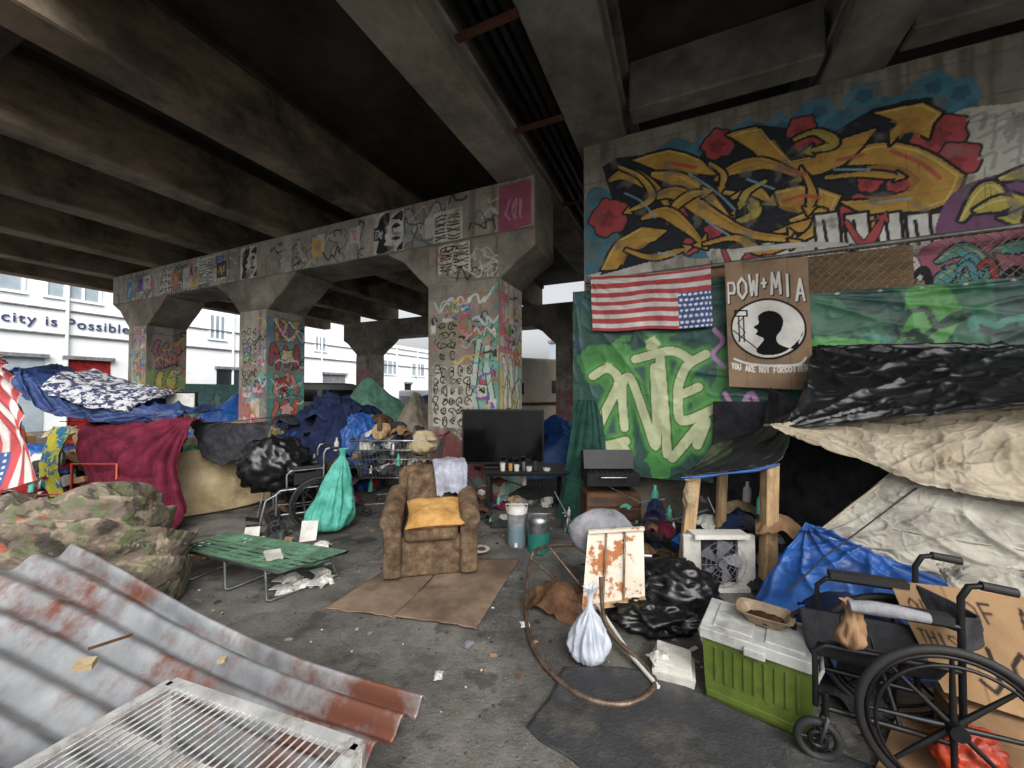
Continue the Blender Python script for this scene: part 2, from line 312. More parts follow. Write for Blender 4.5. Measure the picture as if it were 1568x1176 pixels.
# ------------------------------------------------------------ ground
def ground():
    m=D.materials.new('worn_asphalt'); m.use_nodes=True; nt=m.node_tree;N=nt.nodes;L=nt.links;b=N['Principled BSDF']
    tc=N.new('ShaderNodeTexCoord')
    def nz(s,d=10,r=.65,off=0):
        n=N.new('ShaderNodeTexNoise'); n.inputs['Scale'].default_value=s;n.inputs['Detail'].default_value=d;n.inputs['Roughness'].default_value=r
        mp=N.new('ShaderNodeMapping'); mp.inputs['Location'].default_value=(off,off*1.7,off*.3); L.new(tc.outputs['Object'],mp.inputs[0]); L.new(mp.outputs[0],n.inputs['Vector']);return n.outputs[0]
    def ramp(i,lo,hi,k=1):
        r=N.new('ShaderNodeMapRange');r.inputs[1].default_value=lo;r.inputs[2].default_value=hi;r.inputs[4].default_value=k;L.new(i,r.inputs[0]);return r.outputs[0]
    def mix(f,a,c):
        x=N.new('ShaderNodeMix');x.data_type='RGBA';L.new(f,x.inputs[0])
        if isinstance(a,tuple):x.inputs[6].default_value=c4(a)
        else:L.new(a,x.inputs[6])
        x.inputs[7].default_value=c4(c);return x.outputs[2]
    o=mix(ramp(nz(1.3),.42,.58),(.155,.147,.132),(.085,.081,.072))
    o=mix(ramp(nz(.6,12,.7),.46,.57),o,(.05,.047,.042))
    o=mix(ramp(nz(5,10,.75),.58,.7,.7),o,(.19,.18,.16))
    o=mix(ramp(nz(1.9,10,.7,7),.56,.62,.7),o,(.03,.028,.026))
    o=mix(ramp(nz(90,3),.62,.72),o,(.3,.29,.27))
    o=mix(ramp(nz(26,4),.62,.68),o,(.025,.024,.022))
    o=mix(ramp(nz(3.1,6),.56,.64,.75),o,(.03,.028,.026))
    L.new(o,b.inputs['Base Color'])
    rr=N.new('ShaderNodeMapRange');rr.inputs[3].default_value=.9;rr.inputs[4].default_value=.3;rr.inputs[1].default_value=.5;rr.inputs[2].default_value=.62;L.new(nz(1.9,10,.7,7),rr.inputs[0]);L.new(rr.outputs[0],b.inputs['Roughness'])
    bp=N.new('ShaderNodeBump');bp.inputs['Strength'].default_value=.7;bp.inputs['Distance'].default_value=.015;L.new(nz(60,6,.7),bp.inputs['Height'])
    bp2=N.new('ShaderNodeBump');bp2.inputs['Strength'].default_value=.5;bp2.inputs['Distance'].default_value=.05;L.new(nz(4,6,.7),bp2.inputs['Height']);L.new(bp.outputs[0],bp2.inputs['Normal']);L.new(bp2.outputs[0],b.inputs['Normal'])
    mb=MB(); mb.add([(-400,-200,0),(400,-200,0),(400,600,0),(-400,600,0)],[(0,1,2,3)],m); mb.obj('ground')
ground()
# ------------------------------------------------------------ viaduct
VE=0.7
def girders():
    mb=MB()
    for u in (-5.35,-7.6,-9.9,-12.3,-14.6,-16.6):
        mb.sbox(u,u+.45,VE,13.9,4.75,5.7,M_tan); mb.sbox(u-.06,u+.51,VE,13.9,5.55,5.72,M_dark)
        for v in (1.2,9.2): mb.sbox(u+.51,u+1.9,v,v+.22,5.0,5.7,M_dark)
    mb.sbox(-2.55,-1.98,VE,13.9,4.76,5.7,M_con); mb.sbox(-2.62,-1.9,VE,13.9,4.95,5.0,M_deckR)
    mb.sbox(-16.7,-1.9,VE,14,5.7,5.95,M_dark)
    mb.sbox(-16.8,-16.6,VE,14,5.9,6.8,M_con)
    for u,w in ((-1.32,.66),(1.4,.55),(3.9,.55),(6.4,.55)):
        mb.sbox(u,u+w,VE,13.9,4.96,5.6,M_deckR)
        mb.sbox(u-.05,u+w+.05,VE,13.9,5.12,5.16,M_deckR)
        mb.sbox(u-.09,u+w+.09,VE,13.9,5.48,5.61,M_deckR)
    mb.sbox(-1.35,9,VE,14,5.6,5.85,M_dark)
    for v in (VE,1.9,4.75,9.0,13.2): 
        for u0,u1 in ((-.57,1.35),(2.0,3.85),(4.5,6.35)): mb.sbox(u0,u1,v,v+.3,5.0,5.6,M_deckR)
    mb.obj('viaduct_deck',bevel=.02,seg=1)
    p=MB()
    for i,(u,z,r) in enumerate(((-1.8,5.15,.07),(-1.62,5.05,.05),(-1.47,5.2,.06),(-1.7,5.4,.09),(-1.5,4.98,.035))):
        p.tube([S(u,VE,z),S(u,14,z)],r,M_blk if i!=2 else M_dark,10)
    rb=pmat('rusty_bracket',hx('#5c3424'),None,8,.8)
    for v in (1,3,4.4,6.5,9): p.sbox(-1.92,-1.3,v,v+.06,4.9,4.94,rb)
    p.sbox(-1.95,-1.28,VE,14,5.75,5.8,M_dark)
    p.obj('utility_pipes')
girders()
def bent(name,cols,u0,u1,v0,v1,zt,mat):
    mb=MB()
    for a,b in cols: mb.sbox(a,b,v0,v1,0,3.32,mat)
    for a,b in cols:
        L=max(u0,a-.85); Rr=min(u1,b+.85)
        prof=[(a,3.3),(b,3.3),(b+.25,3.5),(min(Rr,b+.57),3.72),(Rr,3.96),(Rr,3.99),(L,3.99),(L,3.96),(a-.5,3.78),(a-.2,3.48)]
        n=len(prof); vs=[S(x,v0,z) for x,z in prof]+[S(x,v1,z) for x,z in prof]
        mb.add(vs,[tuple(range(n)),tuple(range(2*n-1,n-1,-1))]+[(i,(i+1)%n,n+(i+1)%n,n+i) for i in range(n)],mat)
    mb.sbox(u0,u1,v0,v1,3.99,zt,mat)
    return mb.obj(name,bevel=.015,seg=1)
colsA=[(-13.4,-12.5),(-8.71,-7.8),(-3.79,-2.5)]
BENT=bent('concrete_bridge_bent',colsA,-14.3,-1.93,5.15,6.02,4.75,M_con)
BENT2=bent('concrete_bridge_bent',[(-13.5,-12.6),(-8.7,-7.8),(-4.1,-3.2),(2,2.9)],-14.3,6,13,13.8,4.75,M_con)
mb=MB(); mb.sbox(-1.22,9.0,5.16,5.7,0,4.97,M_con); WALL=mb.obj('abutment_wall')
def conc_base(w,h,x0,y0,res,seed,base=hx('#9a9386')):
    cv=Cv(w,h,res,base,.4,seed,x0,y0,1.7)
    st=fbm(cv.X*9,cv.Y*.6,seed+3,4); cv.mask((st-.5)*5,hx('#575045'),.65)
    for k in np.arange(y0,y0+h,.62): cv.stroke([(x0,k),(x0+w,k)],.012,hx('#625c52'),.6)
    return cv
rn=random.Random(11)
SU3=np.array(S(1,0,0)); SV3=np.array(S(0,1,0))
def front_face(name,cv,v=5.146,par=None): return cv.face(name,np.array(S(cv.x0,v,cv.y0)),SU3,(0,0,1),M_paint,par or BENT)
def side_face(name,cv,u): return cv.face(name,np.array(S(u,cv.x0,cv.y0)),SV3,(0,0,1),M_paint,BENT)
# column C front
cv=conc_base(1.27,3.3,-3.78,.01,.011,21,hx('#948e80'))
cv.mask((fbm(cv.X*2,cv.Y*2,5)-.42)*6*np.clip((2.95-cv.Y)/.4,0,1)*np.clip((cv.Y-2.1)/.3,0,1),hx('#9c403a'),.8)
cv.mask(np.clip((1.1-cv.Y)/.3,0,1)*(fbm(cv.X*3,cv.Y*3,8)>.42),hx('#8c303c'),.8)
cv.mask(np.clip((cv.X+3.1)/.1,0,1)*(fbm(cv.X*2.5,cv.Y*2.5,9)>.45)*(cv.Y<2.7),hx('#5aa092'),.75)
letters(cv,-3.75,2.4,1.2,.35,4,hx('#8c9c98'),hx('#3c3c3e'),rn,.07)
for x,y,r in ((-2.85,2.45,.17),(-2.75,1.9,.19),(-2.8,1.4,.16)):
    cv.circ(x,y,r,hx('#2c2c34'),1,.15,x); cv.circ(x,y,r-.02,hx('#b04a5c'),.95,.15,x); cv.circ(x,y,r*.5,hx('#78b8aa'),.9,.3,x)
letters(cv,-3.0,1.1,.45,1.3,2,hx('#a8c4b4'),hx('#33403c'),rn,.08)
tags(cv,-3.75,-2.6,.9,3.2,70,rn,None,(.012,.045))
stickers(cv,-3.75,-2.55,2.0,3.1,10,rn,(.08,.2))
poster(cv,-3.62,-3.22,2.1,2.72,'figures',rn,hx('#8f8970')); poster(cv,-3.7,-2.95,1.05,2.02,'figures',rn,hx('#beb8aa')); stickers(cv,-2.95,-2.55,.9,1.8,5,rn,(.08,.18))
front_face('graffiti_panel',cv)
cv=conc_base(.86,3.3,5.155,.01,.014,22,hx('#cdc6b8'))
cv.mask((fbm(cv.X*2,cv.Y*2,15)>.47)*(cv.Y<2.4)*(cv.Y>1.3),hx('#d8cc66'),.85)
cv.mask((fbm(cv.X*2,cv.Y*2,25)>.5)*(cv.Y<2.0),hx('#8ccac0'),.85)
cv.mask((fbm(cv.X*3,cv.Y*3,35)>.52)*(cv.Y>2.2)*(cv.Y<3.1),hx('#d0586c'),.85)
letters(cv,5.2,1.2,.7,.9,3,hx('#e6e0cc'),hx('#58707a'),rn,.1); tags(cv,5.2,5.9,.6,3.2,45,rn); stickers(cv,5.2,5.95,2.2,2.8,6,rn,(.1,.2))
side_face('graffiti_panel',cv,-2.496)
# column B
cv=conc_base(.89,3.3,-8.7,.01,.016,23)
cv.mask((fbm(cv.X*3,cv.Y*3,45)>.5)*(cv.Y<2),hx('#a4545c'),.7); stickers(cv,-8.7,-7.82,.6,3.0,18,rn,(.15,.35)); poster(cv,-8.6,-8.05,1.7,2.3,'figures',rn,hx('#98927e')); poster(cv,-8.62,-8.1,2.4,2.95,'figures',rn,hx('#a8a28e')); tags(cv,-8.65,-7.9,.6,3.1,45,rn,None,(.015,.04)); front_face('graffiti_panel',cv)
cv=conc_base(.84,3.3,5.155,.01,.016,24)
for i,(y,c) in enumerate(((.35,'#8fae86'),(.95,'#3f9088'),(1.5,'#4aa098'),(2.1,'#6a9c9c'),(2.65,'#5a87a0'))):
    q=((cv.Y>y)&(cv.Y<y+.53)).astype(float); cv.mask(q,hx(c),.9)
    letters(cv,5.2,y+.05,.7,.42,3,hx(['#b8a83c','#c05a4a','#d08a7a','#a84a50','#c8a04a'][i]),hx('#20242a'),rn,.09,.015)
    cv.circ(5.5+.1*(i%2),y+.27,.15,hx('#20242a'),1,.2,i); cv.circ(5.5+.1*(i%2),y+.27,.13,hx(['#d8d0b0','#e0b0a0','#b03838','#d8cca0','#b8687c'][i]),.95,.2,i)
tags(cv,5.2,5.9,.3,3.2,40,rn,[hx('#16181a'),hx('#e8e4da'),hx('#b03a3a'),hx('#3c8c88')],(.01,.03))
side_face('graffiti_panel',cv,-7.796)
# column A
cv=conc_base(.89,3.3,-13.39,.01,.025,26); letters(cv,-13.3,1.6,.7,1.0,2,hx('#9cb0a0'),hx('#4a5a58'),rn,.1); stickers(cv,-13.35,-12.6,.8,2.9,10,rn,(.15,.35)); tags(cv,-13.3,-12.6,.6,3.2,50,rn,None,(.02,.05)); front_face('graffiti_panel',cv)
cv=conc_base(.84,3.3,5.155,.01,.025,27); cv.mask((fbm(cv.X*2,cv.Y*2,55)>.42)*(cv.Y<2.2)*(cv.Y>1),hx('#84a058'),.8); letters(cv,5.25,1.3,.65,.8,2,hx('#c4bc58'),hx('#3c4c38'),rn,.12); letters(cv,5.25,2.3,.65,.6,3,hx('#a86c7c'),hx('#4c3c48'),rn,.08); tags(cv,5.2,5.9,.5,3.2,50,rn,None,(.02,.04))
side_face('graffiti_panel',cv,-12.496)
# cap face
cv=conc_base(12.35,.74,-14.29,4.0,.013,28,hx('#958e80'))
cv.mask((fbm(cv.X*.8,cv.Y*.8,91)>.55),hx('#aaa598'),.5)
letters(cv,-5.4,4.05,1.9,.5,4,hx('#9c9ea0'),hx('#45433e'),rn,.15); letters(cv,-7.6,4.05,2.0,.5,4,hx('#a8a498'),hx('#5c5850'),rn,.13)
letters(cv,-13.5,4.05,2.5,.5,5,hx('#a8aaa0'),hx('#3c3c3a'),rn,.14); letters(cv,-11.3,4.1,1.2,.45,3,hx('#74948a'),hx('#333838'),rn,.12)
tags(cv,-14,-2.6,4.05,4.65,90,rn,[hx('#26262a'),hx('#c4c0b4'),hx('#5c6c78')],(.015,.04))
for u in (-5.1,-7.3,-9.6,-12.1): cv.poly([(u-.1,4.0),(u+.2,4.0),(u+.25,4.74),(u-.05,4.74)],hx('#b2ac9e'),.8)
poster(cv,-4.95,-4.3,4.01,4.72,'face',rn,hx('#d4d4d0')); poster(cv,-3.7,-3.15,4.01,4.5,'zebra',rn)
poster(cv,-8.7,-8.15,4.02,4.7,'face',rn); poster(cv,-10.3,-9.6,4.1,4.7,'zebra',rn,ink=hx('#4c6c7c')); poster(cv,-11.9,-11.4,4.05,4.7,'figures',rn); stickers(cv,-14,-9,4.02,4.7,12,rn,(.2,.4)); stickers(cv,-7,-2.8,4.02,4.7,5,rn,(.15,.3))
cv.poly([(-2.52,4.0),(-1.99,4.02),(-1.99,4.7),(-2.5,4.7)],hx('#9c4260')); letters(cv,-2.42,4.15,.35,.28,3,hx('#c080a0'),hx('#702848'),rn,.03,.004)
front_face('graffiti_panel',cv)
cv=conc_base(1.25,.62,-3.77,3.34,.013,29,hx('#8e8776')); poster(cv,-3.6,-3.0,3.5,3.95,'zebra',rn); tags(cv,-3.7,-2.6,3.4,3.9,20,rn,[hx('#26262a'),hx('#d0ccc0'),hx('#a04a50')]); front_face('graffiti_panel',cv)
for u,v in ((-13.5,12.99),(-4.1,12.99)):
    cv=conc_base(.89,3.2,u+.005,.01,.04,31,hx('#a8a294')); cv.mask((fbm(cv.X*2,cv.Y*2,65)>.5)*(cv.Y<2.6),hx('#b0606c'),.7); tags(cv,u,u+.7,.6,3,25,rn); front_face('graffiti_panel',cv,v,BENT2)
# ------------------------------------------------------------ mural (traced drawing grid -> metres on the wall)
A_=[880,900,1000,1100,1200,1300,1400,1500,1568,1640]; U_=[-1.35,-1.174,-.347,.38,1.022,1.596,2.111,2.574,2.865,3.16]; K_=[.0089,.00879,.00823,.00773,.00728,.00689,.00653,.00621,.00601,.0058]
def tr(a,b,k=1.0): return (float(np.interp(a,A_,U_))*k,1.6+(600-b)*float(np.interp(a,A_,K_))*k)
def T(l,k=1.0): return [tr(a,b,k) for a,b in l]
cv=conc_base(5.2,3.0,-1.21,1.95,.0095,33,hx('#948f83'))
cv.mask(np.clip((4.35-cv.Y)/.4+.6*(fbm(cv.X*2,cv.Y*2,3)-.5),0,1),hx('#bcb9ae'),.55)
cream=hx('#d6d3c8'); teal=hx('#33788f'); gold=hx('#c99a1e'); red=hx('#b8343a'); navy=hx('#1b2530'); lt=hx('#7fb0c0')
for l in ([(1115,215),(1150,180),(1210,185),(1240,150),(1300,160),(1330,125),(1380,140),(1440,105),(1480,120),(1510,150),(1480,190),(1380,240),(1250,260),(1130,260)],
          [(898,300),(930,285),(960,330),(965,400),(930,425),(898,425)],[(1000,235),(1040,205),(1080,230),(1020,260)],[(1290,290),(1360,270),(1400,300),(1390,330),(1300,320)],[(1030,330),(1080,320),(1130,350),(1120,385),(1050,390)]):
    cv.poly(T(l),teal,.95,True)
for a,b in ((1330,140),(1440,125),(1200,190),(925,320),(1080,225),(1480,135),(1145,200),(1260,165)): 
    x,z=tr(a,b); cv.circ(x,z,.16,hx('#3f8aa4'),.8,.12,a); cv.circ(x+.02,z,.07,hx('#2a6078'),.8,.12,a)
cv.poly(T([(1470,170),(1568,150),(1640,140),(1640,330),(1480,320),(1430,310),(1480,260)]),cream,1,True)
cv.poly(T([(1090,330),(1250,300),(1420,310),(1450,370),(1300,395),(1110,410)]),cream,1,True)
cv.poly(T([(900,420),(1000,395),(1000,425),(900,435)]),cream)
dk=[(925,250),(950,236),(985,232),(1030,228),(1070,240),(1105,205),(1120,198),(1165,184),(1220,190),(1270,205),(1345,160),(1400,145),(1440,140),(1455,200),(1492,262),(1470,318),(1400,332),(1350,345),(1300,335),(1255,350),(1235,378),(1190,366),(1140,380),(1060,378),(1000,398),(920,420),(950,370),(950,350),(915,340),(945,315),(940,300)]
cv.poly(T(dk),navy,1,False)
reds=[((935,330),.24),((1105,215),.17),((1450,200),.2),((1475,240),.17),((1235,190),.13),((1325,325),.2),((1095,352),.1),((1250,215),.14),((1040,330),.12),((1340,275),.1),((1385,275),.1),((1160,395),.12),((1060,375),.1)]
for (p,r) in reds:
    x,z=tr(*p); cv.circ(x,z,r+.022,navy,1,.08,p[0]); cv.circ(x,z,r,red,1,.08,p[0]); cv.circ(x-.02,z-.02,r*.45,hx('#8c1f2c'),.8,.2,p[0]+2)
ol=hx('#10161c')
big=[[(1295,228),(1345,214),(1380,212),(1415,220),(1445,234),(1486,264),(1478,285),(1466,306),(1425,320),(1395,320),(1345,332),(1292,305),(1330,303),(1370,298),(1402,288),(1420,270),(1395,252),(1365,246),(1300,248)],
 [(1118,200),(1140,193),(1165,188),(1176,203),(1192,222),(1215,245),(1250,238),(1290,210),(1320,200),(1352,190),(1330,218),(1300,246),(1262,262),(1235,264),(1205,262),(1180,250),(1160,225)],
 [(1348,165),(1390,156),(1425,150),(1455,165),(1440,182),(1432,206),(1408,192),(1390,196),(1372,216),(1372,196),(1388,180)],
 [(1165,300),(1195,288),(1230,280),(1262,284),(1294,296),(1280,325),(1262,338),(1240,352),(1185,354),(1215,342),(1232,326),(1222,314),(1198,312)],
 [(972,240),(1000,230),(1028,224),(1055,230),(1078,240),(1102,264),(1080,262),(1060,258),(1040,252),(1010,256)],
 [(922,412),(935,385),(948,366),(985,345),(1025,350),(1005,366),(985,372),(960,387),(948,410)]]
for g in big:
    P=T(g); cv.stroke(P,.055,ol,1,False,True); cv.poly(P,gold); 
    c=np.mean(P,axis=0); cv.poly([(x*.55+.45*c[0],z*.6+.4*c[1]-.05) for x,z in P],hx('#bd8418'),.7)
    cv.stroke([(x*.9+.1*c[0],z*.9+.1*c[1]) for x,z in P][:len(P)//2],.014,hx('#e8cc70'),.9)
SH=[([(935,272),(965,262),(1005,285),(1028,315)],.13),([(1000,262),(1045,272),(1090,300),(1120,335)],.14),([(1098,272),(1135,252),(1180,246),(1232,266)],.12),([(1110,290),(1150,300),(1160,325),(1120,340)],.1),
 ([(1000,300),(1040,292),(1090,325),(1150,355),(1218,364)],.14),([(1060,350),(1035,320),(1060,296),(1085,290)],.09),([(985,332),(1020,322),(1055,345),(1078,370)],.12),([(1215,335),(1262,322),(1255,348),(1222,368)],.1),
 ([(1222,208),(1258,196),(1285,214),(1246,226)],.08),([(1125,300),(1158,288),(1185,305)],.09),([(1240,262),(1250,290),(1245,318)],.07),([(950,250),(985,268),(1000,300),(965,320)],.07),([(1270,268),(1330,262),(1385,266)],.06),([(1180,272),(1150,290),(1140,310)],.07),
 ([(1080,372),(1130,362),(1170,382),(1220,370)],.08),([(1300,345),(1350,330),(1330,360)],.05),([(960,380),(1000,392),(1055,378)],.07),([(1090,245),(1112,262),(1108,285)],.06)]
for i,(l,w) in enumerate(SH): cv.shard(T(l),w,gold if i%5!=3 else hx('#b8a838'),ol,.026,hx('#e2c25c') if i%2 else hx('#a86c14'))
for l in ([(1205,305),(1235,296),(1262,300)],[(1375,226),(1420,245),(1448,268)],[(1030,245),(1070,252)],[(1200,252),(1240,262)],[(1330,232),(1290,240)]): cv.stroke(T(l),.04,hx('#c4402e'),.9,True)
for l in ([(960,292),(985,305),(1005,330)],[(1060,262),(1100,290),(1130,318)],[(1285,255),(1340,255)],[(1150,270),(1190,285)],[(1340,308),(1400,300)],[(1010,385),(1040,390)],[(1085,335),(1120,358)]): cv.stroke(T(l),.022,lt,.9,True)
for x in (1252,1298,1348,1393): 
    cv.poly(T([(x,325),(x+38,320),(x+42,372),(x+4,385)]),hx('#e6e4de')); cv.stroke(T([(x,325),(x+38,320),(x+42,372),(x+4,385)]),.03,hx('#1c1e22'),1,False,True); cv.stroke(T([(x+15,335),(x+20,372)]),.03,hx('#1c1e22'))
cv.stroke(T([(1110,385),(1250,372),(1420,380),(1568,350)]),.06,hx('#d0cdc4'),1,True)
for l in ([(1300,335),(1330,372),(1360,330)],[(1110,380),(1130,410),(1180,392)],[(1370,430),(1400,420),(1385,450)]): cv.shard(T(l),.07,red,ol,.012)
cv.poly(T([(1440,345),(1470,290),(1540,262),(1640,250),(1640,345),(1520,350),(1450,365)]),hx('#7d4c78'),1,True)
for l in ([(1480,335),(1505,300),(1530,285),(1560,330)],[(1500,320),(1540,308),(1568,305)],[(1540,270),(1600,262),(1640,320)]): cv.shard(T(l),.11,hx('#c8b43c'),hx('#222034'),.03,hx('#e8e090'))
cv.poly(T([(1405,400),(1430,370),(1500,358),(1640,345),(1640,460),(1430,462),(1420,430)]),hx('#bc6480'),1,True)
for l in ([(1440,400),(1480,380),(1520,400)],[(1450,430),(1520,420),(1560,440)],[(1530,380),(1600,370)],[(1430,440),(1470,410)]): cv.shard(T(l),.1,hx('#4ab0b0'),hx('#2c3a44'),.02,hx('#e0c040'))
for k in range(16):
    a=rn.uniform(1220,1560);b=rn.uniform(390,470); cv.shard(T([(a,b),(a+20,b-15),(a+30,b+15)]),.05,rn.choice([hx('#4aa8b8'),red,hx('#e6e2d8'),navy,hx('#4c9c58')]),ol,.01)
for k in range(14):
    a=rn.uniform(1490,1568);b=rn.uniform(160,250); cv.stroke(T([(a,b),(a+25,b-10),(a+20,b+15)]),.03,hx('#a8a8a2'),.8,True)
cv.mask((fbm(cv.X*6,cv.Y*6,77,5)-.62)*8,hx('#7b766a'),.65)
for z in (2.35,2.97,3.59,4.21,4.83): cv.stroke([(-1.2,z),(4,z)],.012,hx('#4a473f'),.35)
for _ in range(26):
    x=rn.uniform(-1.1,3);z=rn.uniform(3.1,4.6);cv.stroke([(x,z),(x+.004,z-rn.uniform(.1,.4))],.008,hx('#3a3a38'),.5)
cv.face('graffiti_mural',np.array(S(-1.21,5.155,1.95)),SU3,(0,0,1),M_paint)
# ------------------------------------------------------------ fence + tarps + flag + sign
def fence():
    mb=MB(); w=pmat('rusty_wire',hx('#b0a590'),hx('#7c6c58'),20,.6,.4)
    mb.tube([S(-1.15,4.95,3.03),S(1,4.95,3.06),S(3.6,4.95,3.09)],.028,M_galv)
    mb.tube([S(-1.15,4.97,2.99),S(.3,4.97,3.0)],.02,M_galv)
    for u in (-1.12,.33,1.6,3.02,3.5): mb.tube([S(u,5.0,.0),S(u,5.0,3.12)],.03,M_galv)
    mb.tube([S(2.98,4.93,2.6),S(2.98,4.93,3.15)],.035,M_galv)
    def mesh(u0,u1,z0,z1,s=.085):
        n=int((u1-u0+z1-z0)/s)
        for i in range(n):
            c=i*s
            a0=max(0,c-(z1-z0)); a1=min(u1-u0,c)
            if a1>a0:
                mb.tube([S(u0+a0,4.93,z0+c-a0),S(u0+a1,4.93,z0+c-a1)],.0042,w,3,cap=False)
                mb.tube([S(u1-a0,4.935,z0+c-a0),S(u1-a1,4.935,z0+c-a1)],.0042,w,3,cap=False)
    mesh(1.1,2.05,2.6,3.05); mesh(2.2,3.4,2.6,3.08); mesh(-1.1,-.0,2.95,3.03)
    mb.obj('chain_link_fence')
fence()
def plane_cloth(name,u0,u1,z0,z1,v,mat,col,nx,ny,amp,fr,seed,folds=None):
    us=np.linspace(u0,u1,5); zs=np.linspace(z0,z1,4)
    ctrl=[[tuple(S(u,v,z-.02*math.sin(math.pi*i/4))) for i,u in enumerate(us)] for z in zs]
    return cloth(name,ctrl,nx,ny,mat,col,amp,fr,seed,folds=folds,taut=True)
M_tarp=pmat('tarpaulin',(1,1,1),scale=4,rough=.5,bump=.25,bscale=14,attr=True)
M_flag=pmat('flag_nylon',(1,1,1),scale=5,rough=.8,bump=.15,bscale=30,attr=True)
k=.951
cv=Cv(2.5,2.3,.0105,hx('#26544a'),.3,40,-1.3,.6,2)
cv.mask((fbm(cv.X*2.2,cv.Y*2.2,41)>.5)*(cv.Y<2.3)*(cv.X<.6),hx('#3c8c34'),.85); cv.mask((fbm(cv.X*1.5,cv.Y*1.5,43)>.6)*(cv.X<-.4),hx('#2c5a7a'),.6)
lime=hx('#c4cd9c'); lo=hx('#4aa02e')
LET=[[(915,575),(935,563),(950,580),(940,610),(918,660),(922,675),(960,668)],[(958,650),(955,590),(968,578),(990,640),(1005,670),(1003,560)],[(975,548),(1030,535),(1060,550)],[(1012,545),(1018,620),(1022,685)],[(1082,540),(1052,560),(1040,600),(1070,590)],[(1040,600),(1045,640),(1095,622)],[(1030,690),(1080,640),(1068,672)],[(900,690),(960,680)]]
for l in LET: cv.stroke(T(l,k),.2,lo,.9,True,soft=.05)
for l in LET: cv.stroke(T(l,k),.13,hx('#2a5a2c'),1,True)
for l in LET: cv.stroke(T(l,k),.1,lime,1,True)
for a,b,r in ((1000,525,.08),(1105,648,.08),(935,560,.05)): x,z=tr(a,b,k); cv.circ(x,z,r,lime,.9,.1,a)
for l in ([(1095,505),(1108,520),(1092,540),(1110,560)],[(1110,600),(1130,625),(1150,600),(1165,640)],[(1130,640),(1145,612),(1160,650),(1180,620)]): cv.stroke(T(l,k),.045,hx('#c58ac4'),.9,True)
plane_cloth('green_graffiti_tarp',-1.3,1.2,.6,2.9,4.86,M_tarp,cv.I,cv.nx,cv.ny,.012,(4,3),2,[(0,1,8,.025),(1,1,7,.025)])
cv=Cv(2.6,.85,.014,hx('#2d6a4e'),.25,44,1.05,1.85,2)
cv.mask((fbm(cv.X*2,cv.Y*2,46)>.5),hx('#1e4444'),.8); cv.poly([(1.7,1.8),(1.95,1.8),(2.3,2.3),(2.2,2.65),(1.95,2.65),(1.9,2.2)],hx('#4a9c3c'),.9,True); cv.poly([(1.1,1.95),(1.5,1.9),(1.9,2.05),(1.3,2.2)],hx('#4c9c44'),.9,True)
tags(cv,1.3,3.4,1.9,2.5,8,rn,[hx('#1c3434'),hx('#3c8c7c')],(.03,.06))
for u in np.arange(1.15,3.6,.3): cv.circ(u,2.66,.015,hx('#c8c8c0'))
plane_cloth('green_tarp',1.05,3.65,1.85,2.62,4.84,M_tarp,cv.I,cv.nx,cv.ny,.012,(5,2),5,[(0,1,8,.025),(1,1,8,.025)])
b=MB(); b.sbox(1.02,2.05,4.97,4.985,2.55,3.03,pmat('weathered_plywood',hx('#8c7052'),hx('#634f3c'),2,.9,stretch=(1,1,6))); b.obj('plywood_sheet')
b=MB(); b.sbox(.3,1.0,4.965,4.98,2.75,3.05,M_card); b.obj('cardboard_sheet')
def us_flag(w,h,res):
    cv=Cv(w,h,res,(.7,.7,.68),.05,50)
    n=(cv.Y/h*13).astype(int); cv.mask((n%2==0).astype(float),hx('#b8242f')); cv.mask((n%2==1).astype(float),hx('#d8d5d0'))
    cx,cy=w*.74,h*.62
    q=(cv.X>cx)&(cv.Y<cy); cv.mask(q.astype(float),hx('#2c4f8c'))
    for i in range(7):
        for j in range(7): 
            x=cx+(w-cx)*(i+.35+.3*(j%2))/7; y=cy*(j+.5)/7
            m=(np.hypot(cv.X-x,cv.Y-y)<.016); cv.mask(m.astype(float),hx('#e8e8ec'))
    return cv
cv=us_flag(1.32,.7,.008)
us=np.linspace(-1.05,.29,5)
ctrl=[[tuple(S(u+.02*(1-t),4.80-.02*(i%2),2.37+.68*t-(.03*math.sin(math.pi*i/4) if t==1 else .02*(i%2))-.01*i)) for i,u in enumerate(us)] for t in (0,.33,.66,1)]
cloth('american_flag',ctrl,cv.nx,cv.ny,M_flag,cv.I,.014,(7,1.2),8,ridge=False,folds=[(0,1,10,.02),(1,1,10,.02)])
